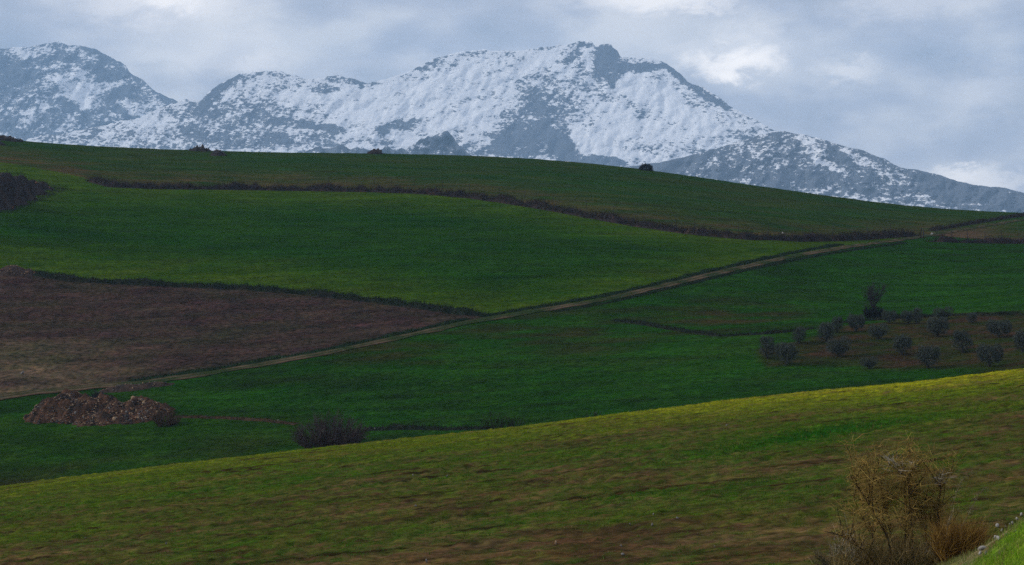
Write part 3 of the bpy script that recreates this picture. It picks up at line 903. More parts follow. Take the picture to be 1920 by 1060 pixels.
OL_L = [
    [(0, 0, 1.2, 1.2, 1.05), (0.45, 0.2, 1.8, 0.8, 0.8), (-0.5, -0.2, 1.6, 0.8, 0.85)],
    [(-0.7, 0, 1.25, 0.9, 1.05), (0.7, 0.1, 1.45, 0.8, 1.05), (0.1, -0.2, 0.9, 0.8, 0.7)],
    [(0, 0, 1.15, 1.05, 1.05), (0.2, 0.3, 1.9, 0.75, 0.8), (-0.4, 0.1, 2.1, 0.5, 0.6)],
    [(0.0, 0, 1.05, 1.3, 0.9), (-0.7, 0.1, 1.35, 0.8, 0.8), (0.8, -0.1, 1.3, 0.8, 0.85)],
]
OLIVES = [make_olive(500 + i, l) for i, l in enumerate(OL_L)]
for o in OLIVES: o.location = (0, 0, -200)
OG = 'olive trees of the small grove'
GEN = 'rounded grey-green olive tree standing on the bare reddish soil of the grove'
olive_spots = [  # u, v of base, width px, height px, prototype, label
    (1439, 673, 34, 42, 2, 'tall narrow olive at the outer corner of the grove beside the green crop'),
    (1474, 684, 44, 43, 0, 'broad dark olive next to the tall narrow corner one'),
    (1498, 644, 28, 31, 2, 'small upright olive between the ditch edge and the grove corner'),
    (1549, 642, 38, 38, 0, 'dense leaning olive with a second crown touching behind it'),
    (1569, 624, 26, 30, 2, 'slim olive tucked behind the dense leaning one'),
    (1605, 622, 34, 34, 3, 'open olive with a visible short trunk just below the leafless tree'),
    (1573, 669, 44, 38, 1, 'olive with a split double crown low in the grove'),
    (1647, 636, 36, 30, 1, 'two-headed olive on bare soil below the leafless tree'),
    (1667, 607, 30, 25, 3, 'low grey olive on the grove bank just beside the leafless tree'),
    (1702, 608, 26, 26, 0, 'small round olive on the grove bank, one of a touching pair'),
    (1719, 608, 22, 30, 2, 'taller slim olive of the touching pair on the grove bank'),
    (1769, 599, 36, 24, 1, 'flat wide olive on the grove bank behind a rounder one'),
    (1822, 606, 24, 20, 2, 'smallest upright olive on the grove bank'),
    (1758, 632, 44, 38, 0, 'dense round olive just below the flat wide one on the grove bank'), (1872, 633, 50, 34, 3, 'wide flat-topped olive with a two-lobed crown near the grove bank'),
    (1691, 666, 44, 38, 0, 'round olive on bare red soil below the touching pair'), (1805, 662, 46, 42, 2, 'tall olive with a pale tufted top between the two-lobed and the largest one'),
    (1630, 692, 32, 24, 1, 'thin sparse young olive at the grassy lower edge of the grove'),
    (1740, 690, 46, 44, 0, 'big pale grey-green olive at the lower grove edge beside the thin young one'), (1855, 688, 52, 44, 3, 'largest pale-topped olive close above the yellow-green field'),
    (1917, 660, 42, 42, 0, 'blue-grey olive on grassy soil past the wide flat-topped one'),
]
first = set()
for i, (u, v, w, h, k, lab) in enumerate(olive_spots):
    o = OLIVES[k] if k not in first else copy_tree(OLIVES[k])
    first.add(k)
    p = hit(u, v, 165)
    mpp = p[1] / F
    o.location = p
    base_w, base_h = [(2.6, 2.75), (3.0, 2.6), (2.3, 2.85), (3.2, 2.3)][k]
    sx = w * mpp / base_w * 1.05
    o.scale = (sx, sx, h * mpp / base_h * 1.05)
    o.rotation_euler = (0, 0, 0 if k in (1, 3) else (i * 2.4) % 6.28)
    tag(o, lab, 'olive tree', OG)


# ---- leafless shrubs and the bare tree
def bare_shrub(name, label, cat, u, v, w_px, h_px, seed, ymin, pal, nstem=60, dens=26, wpx=0.5, spread=0.8, group=None):
    rng = np.random.default_rng(seed)
    p = hit(u, v, ymin)
    m = p[1] / F
    Wd, H = w_px * m, h_px * m
    root = empty(name, p)
    st, tw = Bag(), Bag()
    for k in range(nstem):
        a = rng.uniform(0, 2 * math.pi); rr = math.sqrt(rng.uniform(0, 1))
        s0 = np.array([math.cos(a) * rr * Wd * 0.34, math.sin(a) * rr * Wd * 0.2, -0.1])
        tilt = spread * rr
        d = np.array([math.cos(a) * tilt, math.sin(a) * tilt * 0.7, 1.0])
        ln = H * rng.uniform(0.75, 1.05) * (1 - 0.45 * rr ** 2)
        path = grow(rng, s0, d, ln, 6, 0.10, 0.03)
        vv, f = tube(path, np.linspace(0.035, 0.008, 7) * max(0.5, H / 3), 4)
        st.add(vv, f, np.asarray(pal[0]) * rng.uniform(0.7, 1.2))
        q = rng.integers(1, 7, dens)
        P = path[q] + rng.normal(size=(dens, 3)) * 0.04
        D = rng.normal(size=(dens, 3)) * 0.7 + d / np.linalg.norm(d) + [0, 0, 0.4]
        vv, f, cc = strands(P, D, H * 0.26, wpx * m, rng, pick(rng, pal, dens))
        tw.add(vv, f, cc)
    st.obj('stems', M_BARK, root, True)['kind'] = 'stuff'
    t_ = tw.obj('twigs', M_TWIG, root); t_['kind'] = 'stuff'
    return tag(root, label, cat, group)


PURP = [[0.062, 0.047, 0.052], [0.075, 0.058, 0.058], [0.045, 0.037, 0.042]]
bare_shrub('bare_shrub', 'wide leafless purple-grey shrub behind the yellow-green field edge', 'shrub', 618, 846, 128, 66, 31, 160, PURP, 140, 24, 0.7, 1.1)
bare_shrub('bare_shrub', 'thin leafless shrub at the end of the weedy ditch line', 'shrub', 930, 812, 44, 40, 32, 160, [[0.03, 0.035, 0.026], [0.025, 0.028, 0.024]], 26, 22, 0.6, 0.8)
bare_shrub('bare_shrub', 'small sparse shrub beside the thin leafless one', 'shrub', 966, 806, 30, 28, 33, 160, [[0.03, 0.035, 0.026], [0.025, 0.028, 0.024]], 18, 18, 0.6, 0.8)
bare_shrub('bare_shrub', 'faint low twiggy shrub just behind the field edge', 'shrub', 1112, 786, 50, 20, 34, 160, [[0.03, 0.035, 0.026], [0.03, 0.028, 0.022]], 16, 14, 0.5, 0.9)
def dome_bush(name, label, u, v, w_px, h_px, seed, pal):
    rng = np.random.default_rng(seed)
    p = hit(u, v, 165); m = p[1] / F
    Wd, H = w_px * m, h_px * m
    root = empty(name, p)
    n = 2600
    d = rng.normal(size=(n, 3)); d[:, 2] = np.abs(d[:, 2]); d /= np.linalg.norm(d, axis=1)[:, None]
    q = rng.uniform(0.4, 1, n) ** 0.5 * (1 + 0.3 * pnoise(d[:, 0] * 3, d[:, 1] * 3 + d[:, 2] * 2, seed))
    P = d * q[:, None] * [Wd / 2, Wd / 2, H] + [0, 0, -0.1]
    v_, f, cc = leaf_cloud(P, 0.28, rng, pick(rng, pal, n), 0.4)
    mobj('foliage', v_, f, cc, M_LEAF, root)
    st = Bag()
    for k in range(7):
        a = k * 0.9
        path = grow(rng, (0.1 * math.cos(a), 0.1 * math.sin(a), -0.2), (math.cos(a) * 0.6, math.sin(a) * 0.6, 1), H * 0.8, 5, 0.1, 0.02)
        vv, ff = tube(path, np.linspace(0.08, 0.02, 6), 5); st.add(vv, ff, [0.02, 0.018, 0.018])
    st.obj('stems', M_BARK, root, True)['kind'] = 'stuff'
    return tag(root, label, 'bush')


dome_bush('dark_bush', 'dark round bush alone on the hill crest against the snowy mountain', 1211, 320, 28, 14, 35, [[0.016, 0.014, 0.018], [0.02, 0.02, 0.016]])
bare_shrub('dry_shrub', 'rusty dry rounded shrub at the foot of the rubble heap', 'shrub', 309, 800, 46, 30, 36, 165, [[0.085, 0.050, 0.035], [0.06, 0.04, 0.03], [0.10, 0.065, 0.04]], 50, 30, 0.7, 1.1)
bare_shrub('grey_shrub', 'small dark grey-purple bush on top of the rubble heap', 'shrub', 184, 752, 40, 20, 37, 165, [[0.035, 0.032, 0.042], [0.045, 0.04, 0.045]], 36, 28, 0.7, 1.1)
bare_shrub('dark_bush', 'dark tangled bush at the foot of the leafless tree', 'bush', 1637, 597, 34, 24, 38, 165, [[0.018, 0.018, 0.024], [0.024, 0.022, 0.022]], 46, 34, 0.8, 1.0)


def bare_tree():
    rng = np.random.default_rng(61)
    p = hit(1636, 596, 165)
    m = p[1] / F
    H = 66 * m
    root = empty('leafless_tree', p)
    tb, br, tw = Bag(), Bag(), Bag()
    tr = grow(rng, (0, 0, -0.15), (-0.05, 0, 1), H * 0.34, 6, 0.08, 0.05)
    v, f = tube(tr, np.linspace(0.16, 0.12, 7), 7); tb.add(v, f, [0.03, 0.027, 0.028])
    tb.obj('trunk', M_BARK, root, True)
    for k in range(9):
        br = Bag()
        a = k * 2 * math.pi / 9 + rng.uniform(-0.3, 0.3)
        b = grow(rng, tr[-1 - (k % 2)], (math.cos(a) * 0.75, math.sin(a) * 0.75, 1.0), H * rng.uniform(0.45, 0.66), 8, 0.12, 0.05)
        v, f = tube(b, np.linspace(0.07, 0.02, 9), 5); br.add(v, f, [0.034, 0.03, 0.032])
        for q in range(7):
            s = b[rng.integers(2, 9)]
            c_ = grow(rng, s, rng.normal(size=3) * 0.6 + [math.cos(a) * 0.4, math.sin(a) * 0.4, 0.8], H * 0.22, 5, 0.14, 0.06)
            v, f = tube(c_, np.linspace(0.03, 0.012, 6), 4); br.add(v, f, [0.036, 0.032, 0.034])
            n = 16
            P = c_[rng.integers(1, 6, n)]
            v, f, cc = strands(P, rng.normal(size=(n, 3)) * 0.6 + [0, 0, 0.8], H * 0.12, 0.03, rng, pick(rng, [[0.04, 0.034, 0.04], [0.034, 0.034, 0.034]], n)); tw.add(v, f, cc)
        br.obj('branch', M_BARK, root, True)
    t_ = tw.obj('twigs', M_TWIG, root); t_['kind'] = 'stuff'
    tag(root, 'tall leafless vase-shaped tree rising above the olive grove', 'tree')


bare_tree()


# ---- stones, rubble
def stone_mesh(name, seed):
    rng = np.random.default_rng(seed)
    phi = (1 + 5 ** 0.5) / 2
    V = np.array([(-1, phi, 0), (1, phi, 0), (-1, -phi, 0), (1, -phi, 0), (0, -1, phi), (0, 1, phi), (0, -1, -phi), (0, 1, -phi),
                  (phi, 0, -1), (phi, 0, 1), (-phi, 0, -1), (-phi, 0, 1)], float) / 1.9
    f = [(0, 11, 5), (0, 5, 1), (0, 1, 7), (0, 7, 10), (0, 10, 11), (1, 5, 9), (5, 11, 4), (11, 10, 2), (10, 7, 6), (7, 1, 8), (3, 9, 4), (3, 4, 2),
         (3, 2, 6), (3, 6, 8), (3, 8, 9), (4, 9, 5), (2, 4, 11), (6, 2, 10), (8, 6, 7), (9, 8, 1)]
    V = V * rng.uniform(0.5, 1.35, (12, 1)) * np.array([1.15, 0.85, 0.6])
    return V * 0.5, np.array(f)


STV = [stone_mesh('stone', 700 + i) for i in range(6)]
PAL_ST = {'tan': [0.27, 0.185, 0.115], 'brown': [0.135, 0.08, 0.05], 'grey': [0.17, 0.16, 0.15], 'white': [0.36, 0.34, 0.31], 'dark': [0.05, 0.045, 0.045], 'rust': [0.13, 0.062, 0.04]}
_stone_cache = {}


def stone_me(kind, i):
    key = (kind, i)
    if key not in _stone_cache:
        V, f = STV[i]
        _stone_cache[key] = mesh_data('stone', V, f, np.tile(PAL_ST[kind], (len(V), 1)), M_STONE)
    return _stone_cache[key]


def stone(parent, loc, size, kind, rng, name='stone'):
    o = bpy.data.objects.new(name, stone_me(kind, int(rng.integers(0, 6))))
    COL.objects.link(o)
    o.location = loc; o.scale = (size, size, size * rng.uniform(0.7, 1.1)); o.rotation_euler = tuple(rng.uniform(0, 6.28, 3))
    if parent is not None: o.parent = parent
    return o


def heap(name, label, cat, lobes, seed, base, nstones, kinds, ssize, mound_col, res=40, bits=0, group=None, rough=0.14):
    """lobes: (dx, dy, rx, ry, h) metres from base; a mound of earth set with stones"""
    rng = np.random.default_rng(seed)
    root = empty(name, base)
    o = np.array(base)
    L_ = np.array(lobes)
    x0, x1 = (L_[:, 0] - L_[:, 2]).min() * 1.02 - 0.3, (L_[:, 0] + L_[:, 2]).max() * 1.02 + 0.3
    y0, y1 = (L_[:, 1] - L_[:, 3]).min() - 0.3, (L_[:, 1] + L_[:, 3]).max() + 0.3

    def hfun(x, y):
        h = np.zeros_like(x)
        for (dx, dy, rx, ry, hh) in lobes:
            r = np.sqrt(((x - dx) / rx) ** 2 + ((y - dy) / ry) ** 2)
            r = r * (1 + 0.45 * rough * pnoise(x / (rx * 0.22), y / (ry * 0.3) + 3, seed + 1)) * (1 + 0.16 * pnoise(x / (rx * 0.5) + 7, y / (ry * 0.5), seed))
            h = np.maximum(h, hh * np.clip(1.08 - r ** 1.7, 0, 1))
        return h
    nx = max(14, int(res * (x1 - x0) / max(x1 - x0, y1 - y0))); ny = max(12, int(res * (y1 - y0) / max(x1 - x0, y1 - y0)))
    X, Y = np.meshgrid(np.linspace(x0, x1, nx), np.linspace(y0, y1, ny))
    h = hfun(X, Y)
    Z = gz(X + o[0], Y + o[1]) - o[2] + h * (1 + rough * fbm(X / (ssize * 3), Y / (ssize * 3), 3, seed)) - 0.08 * (h < 0.02)
    V = np.stack([X, Y, Z], -1).reshape(-1, 3)
    cc = lerp3(mound_col[0], mound_col[1], np.clip(0.5 + fbm(V[:, 0] / 1.3, V[:, 1] / 1.3, 3, seed + 2), 0, 1))
    f = grid_faces(ny, nx)
    f = f[h.reshape(-1)[f].max(1) > 0]
    mobj('mound', V, f, cc, M_STONE, root)
    k = 0
    tries = 0
    while k < nstones and tries < nstones * 30:
        tries += 1
        x, y = rng.uniform(x0, x1), rng.uniform(y0, y1)
        hh = float(hfun(np.array([x]), np.array([y]))[0])
        if hh < 0.12: continue
        z = float(gz(x + o[0], y + o[1])) - o[2] + hh
        s = ssize * rng.choice([0.6, 0.9, 1.25, 1.7], p=[0.4, 0.32, 0.18, 0.1]) * rng.uniform(0.8, 1.2)
        stone(root, (x, y, z), s, rng.choice(kinds), rng)
        k += 1
    if bits:
        bg = Bag()
        k = 0
        while k < bits:
            x, y = rng.uniform(x0, x1), rng.uniform(y0, y1)
            hh = float(hfun(np.array([x]), np.array([y]))[0])
            if hh < 0.08: continue
            z = float(gz(x + o[0], y + o[1])) - o[2] + hh
            V, f = STV[int(rng.integers(0, 6))]
            a = rng.uniform(0, 6.28); R = np.array([[math.cos(a), -math.sin(a), 0], [math.sin(a), math.cos(a), 0], [0, 0, 1]])
            bg.add(V @ R.T * ssize * rng.uniform(0.35, 0.85) + [x, y, z], f, np.array(PAL_ST[rng.choice(kinds)]) * rng.uniform(0.6, 1.2))
            k += 1
        b_ = bg.obj('rubble', M_STONE, root); b_['kind'] = 'stuff'
    return tag(root, label, cat, group), hfun


pb = hit(185, 792, 165)
mpx = pb[1] / F
heap('rubble_heap', 'long heap of earth and broken stones beside the dirt track', 'rubble heap', [
    (-75 * mpx, 5.0, 60 * mpx, 3.4, 2.24), (-108 * mpx, 4.2, 40 * mpx, 2.6, 1.81), (-40 * mpx, 3.4, 56 * mpx, 3.0, 1.98), (-5 * mpx, 3.6, 40 * mpx, 3.0, 1.98), (25 * mpx, 2.2, 40 * mpx, 2.6, 1.46),
    (65 * mpx, 1.8, 48 * mpx, 2.8, 1.72), (95 * mpx, 1.0, 40 * mpx, 2.4, 1.29), (20 * mpx, 0.2, 62 * mpx, 2.0, 1.03), (75 * mpx, -0.4, 52 * mpx, 1.8, 0.86)], 81, pb, 230,
    ['tan', 'brown', 'rust', 'rust', 'grey', 'dark', 'dark', 'dark', 'brown', 'tan'], 0.36, ([0.026, 0.019, 0.016], [0.085, 0.045, 0.028]), res=110, bits=2600, rough=0.34)
pb = hit(24, 514, 165)
heap('rubble_heap', 'low brown earth and stone heap on the end of the weedy bank', 'rubble heap', [(0, 0, 2.9, 1.8, 1.3), (2.0, 0, 2.2, 1.4, 0.8)], 82, pb, 34, ['brown', 'dark', 'rust', 'tan'], 0.4, ([0.034, 0.026, 0.024], [0.06, 0.042, 0.034]), bits=120)
pb = hit(235, 732, 165)
heap('rubble_heap', 'low dark stony ridge between the long rubble heap and the track', 'rubble heap', [(0, 0, 3.2, 1.0, 0.6), (3.4, 0.8, 2.6, 0.8, 0.45)], 83, pb, 26, ['brown', 'dark', 'grey', 'tan'], 0.3, ([0.03, 0.024, 0.022], [0.06, 0.04, 0.03]), bits=60)
for (u, v, w, h, n, sd, lab) in [(376, 283, 42, 9, 22, 91, 'broad dark rock pile on the crest, wider than its neighbour'),
                                 (408, 291, 30, 8, 14, 92, 'small rock pile just below the crest beside the broad pile'),
                                 (703, 288, 30, 9, 16, 93, 'lone knobbly rock pile on the crest under the snow slope'),
                                 (10, 263, 60, 10, 26, 94, 'dark rock pile on the crest in front of the hazy peak'),
                                 (-2, 271, 22, 7, 8, 95, 'small rock pile in the meadow just under the dark crest pile by the hazy peak')]:
    pb = hit(u, v + 1, 165)
    m = pb[1] / F
    heap('rock_pile', lab, 'rock pile', [(0, 0.4, w * m * 0.5, 2.0, h * m * 0.85)], sd, pb, n, ['dark'], 1.0, ([0.022, 0.02, 0.022], [0.04, 0.032, 0.03]), res=22)
pb = hit(-40, 392, 165)
lob = []
for (u, v, wpx, hpx) in [(-60, 396, 50, 84), (-25, 391, 46, 80), (5, 384, 40, 68), (30, 375, 34, 52), (54, 365, 26, 32), (74, 356, 18, 16)]:
    q = hit(u, v, 165); m = q[1] / F
    lob.append((q[0] - pb[0], q[1] - pb[1] + 2.0, wpx * m, max(3.0, wpx * m * 0.9), hpx * m * 0.8))
heap('scrub_mound', 'dark scrubby mound with scattered pale boulders at the crop field corner', 'mound', lob, 96, pb, 34, ['dark', 'dark', 'grey', 'rust'], 0.8, ([0.02, 0.018, 0.02], [0.04, 0.03, 0.028]), res=90)
scr = bpy.data.objects['scrub_mound']
def scrub_cover():
    rng = np.random.default_rng(97)
    mo = [c_ for c_ in scr.children if c_.name.startswith('mound')][0]
    n = len(mo.data.vertices); co = np.empty(n * 3, np.float32); mo.data.vertices.foreach_get('co', co); co = co.reshape(-1, 3)
    P = co[rng.integers(0, n, 9000)] + rng.normal(size=(9000, 3)) * [0.3, 0.3, 0.25] + [0, 0, 0.15]
    v, f, cc = leaf_cloud(P, 0.3, rng, pick(rng, BRAMBLE, 9000))
    s_ = mobj('scrub_leaves', v, f, cc, M_LEAF, scr); s_['kind'] = 'stuff'
scrub_cover()

rng = np.random.default_rng(120)
for (u, v, s, kind, lab) in [(1747, 441, 0.62, 'white', 'white boulder beside the gate posts at the track bend'),
                             (42, 703, 0.55, 'grey', 'pale stone lying alone in the ploughed field stubble'),
                             (1468, 438, 0.5, 'white', 'pale stone on the long hedge near the track bend'),
                             (702, 807, 0.28, 'white', 'small pale stone by the weedy ditch line beside the bare shrub'),
                             (522, 790, 0.3, 'grey', 'small stone on the thin brown weedy line')]:
    p = hit(u, v, 165)
    tag(stone(None, p + [0, 0, s * 0.2], s, kind, rng, 'boulder'), lab, 'stone')
for (u, v, s) in [(838, 895, .2), (775, 893, .2), (780, 951, .22), (800, 1056, .24), (1165, 1031, .2), (1168, 1043, .22), (1223, 988, .22), (1181, 988, .16), (1225, 966, .14), (1340, 1028, .16), (1042, 1022, .3), (1270, 981, .16),
                  (312, 1023, .18), (160, 1012, .14), (1363, 799, .22), (990, 812, .2)]:
    p = hit(u, v, 50)
    s *= 0.55
    tag(stone(None, p + [0, 0, s * 0.2], s, 'grey' if s < .15 else 'tan', rng, 'field_stone'), 'small pale stone lying loose on the sown field', 'stone', 'loose stones on the sown field')
for (u, v, s) in [(1870, 992, .20), (1878, 1000, .16), (1886, 990, .10), (1866, 1010, .15), (1872, 1014, .12), (1843, 1034, .24), (1838, 1042, .15), (1849, 1040, .1), (1915, 974, .22), (1908, 978, .14), (1898, 984, .12), (1893, 986, .09), (1904, 1000, .1), (1888, 1006, .09)]:
    p = hit(u, v, 24); s *= 0.7
    tag(stone(None, p + [0, 0, s * 0.2], s, 'white' if s > .08 else 'grey', rng, 'bank_stone'), 'whitish stone on the grassy bank beside the golden tussock', 'stone', 'stones on the grassy bank')


# ---- wire fences
def fence(label, us, vfun, hgt, r, seed, wires=(0.45, 0.9), thick=()):
    rng = np.random.default_rng(seed)
    pts = [hit(u, vfun(u), 165) for u in us]
    root = empty('wire_fence', pts[0]); o = np.array(pts[0])
    tops = []
    for i, p in enumerate(pts):
        h = hgt * rng.uniform(0.85, 1.15)
        lean = rng.normal(size=2) * 0.06
        rr = r * (2.0 if i in thick else 1.0)
        path = np.array([[0, 0, -0.3], [lean[0] * h * 0.5, lean[1] * h * 0.5, h * 0.5], [lean[0] * h, lean[1] * h, h]]) + p - o
        V, f = tube(path, [rr * 1.1, rr, rr * 0.95], 6)
        n = len(V)
        V = np.vstack([V, path[-1]]); f = np.concatenate([f, [[n - 6 + k, n - 6 + (k + 1) % 6, n, n] for k in range(6)]])
        bg = Bag(); bg.add(V, f, np.array([0.03, 0.026, 0.026]) * rng.uniform(0.7, 1.4))
        bg.obj('post', M_BARK, root)
        tops.append((path[0] + [0, 0, 0.3], path[-1]))
    for w in wires:
        path = np.array([a + (b - a) * w for a, b in tops])
        V, f = tube(path, [0.012] * len(path), 3)
        mobj('wire', V, f, np.tile([0.08, 0.08, 0.085], (len(V), 1)), M_WIRE, root)
    tag(root, label, 'fence')


fence('wire fence of thin posts on the dark scrubby bank beside the track', [1726, 1731, 1757, 1785, 1816, 1847, 1878, 1910, 1942], lambda u: 447.0 + 0.03 * (u - 1720), 1.95, 0.055, 131, thick=(0, 1))
fence('wire fence of thin posts along the top of the long bramble hedge', [560, 617, 650, 702, 733, 776, 829, 880, 936, 984, 1037, 1099, 1150, 1207, 1266, 1302, 1384, 1440, 1506, 1562, 1626, 1670],
      lambda u: float(L_HEDGE(u)) - 9, 1.7, 0.05, 132)


# ------------------------------------------------------------------ grass on the near field
def near_grass():
    rng = np.random.default_rng(140)
    N = 300000
    y = rng.uniform(53, 152, N) ; u = rng.uniform(-60, 1980, N)
    keep = rng.uniform(0, 1, N) < np.interp(y, [53, 100, 152], [0.6, 0.8, 1.0])
    y, u = y[keep], u[keep]
    x = (u - 960) / F * y
    s, band = near_soil(x, y, u)
    keep = rng.uniform(0, 1, len(y)) < (1 - s) ** 1.2 * 0.9 + 0.06
    x, y, u, s, band = x[keep], y[keep], u[keep], s[keep], band[keep]
    n = len(x)
    col = lerp3([0.042, 0.118, 0.012], [0.082, 0.128, 0.016], np.clip(0.4 + 0.7 * fbm(x / 14, y / 9, 3, 71), 0, 1))
    sun_yel = sstep(82, 142, y) ** 1.5 * (0.25 + 0.75 * sstep(700, 1850, u))  # blades carry the same painted sunlight toward the lip
    col = lerp3(col, [0.34, 0.37, 0.014], sun_yel)
    col = lerp3(col, [0.020, 0.105, 0.010], np.clip(band * 1.2, 0, 1))
    dry = rng.uniform(0, 1, n) < 0.18 + 0.25 * s
    col[dry] = np.array([0.15, 0.115, 0.035])
    col *= rng.uniform(0.45, 1.4, (n, 1))
    P = np.stack([x, y, gz(x, y) - 0.01], -1)
    hh = 0.12 * (1 + 0.7 * np.clip(band, 0, 1)) * (0.8 + 0.5 * np.clip(fbm(x / 2, y / 1.2, 2, 145), -0.6, 1))
    b = Bag()
    for k in range(2):
        off = rng.normal(size=(n, 3)) * [0.06, 0.06, 0]
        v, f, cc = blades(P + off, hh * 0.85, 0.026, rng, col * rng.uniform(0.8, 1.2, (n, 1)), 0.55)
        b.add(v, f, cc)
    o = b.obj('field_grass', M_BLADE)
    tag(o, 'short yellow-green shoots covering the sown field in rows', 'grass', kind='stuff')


def bank_grass():
    rng = np.random.default_rng(141)
    N = 60000
    x = rng.uniform(4.5, 12.5, N); y = rng.uniform(24, 44, N)
    dirt = 0.8 * fbm(x / 1.1, y / 1.4, 3, 83) + 1.1 * sstep(32.8, 34.4, y) - 0.2
    keep = rng.uniform(0, 1, N) < 1 - 0.88 * sstep(0.15, 0.5, dirt)
    x, y = x[keep], y[keep]
    n = len(x)
    P = np.stack([x, y, gz(x, y) - 0.01], -1)
    col = pick(rng, [[0.16, 0.30, 0.015], [0.21, 0.33, 0.02], [0.12, 0.24, 0.015], [0.26, 0.27, 0.06]], n)
    col = lerp3(col, [0.20, 0.17, 0.08], sstep(33.0, 35.0, y[:n]) * 0.7)
    b = Bag()
    for k in range(2):
        v, f, cc = blades(P + rng.normal(size=(n, 3)) * [0.04, 0.04, 0], np.full(n, 0.11), 0.016, rng, col, 0.4)
        b.add(v, f, cc)
    tag(b.obj('bank_grass', M_BLADE), 'fresh bright green grass on the near bank', 'grass', kind='stuff')


near_grass()
bank_grass()


# ------------------------------------------------------------------ broom bush in front
def px_point(u, v, y):
    return np.array([(u - 960) / F * y, y, (HV - v) / F * y])


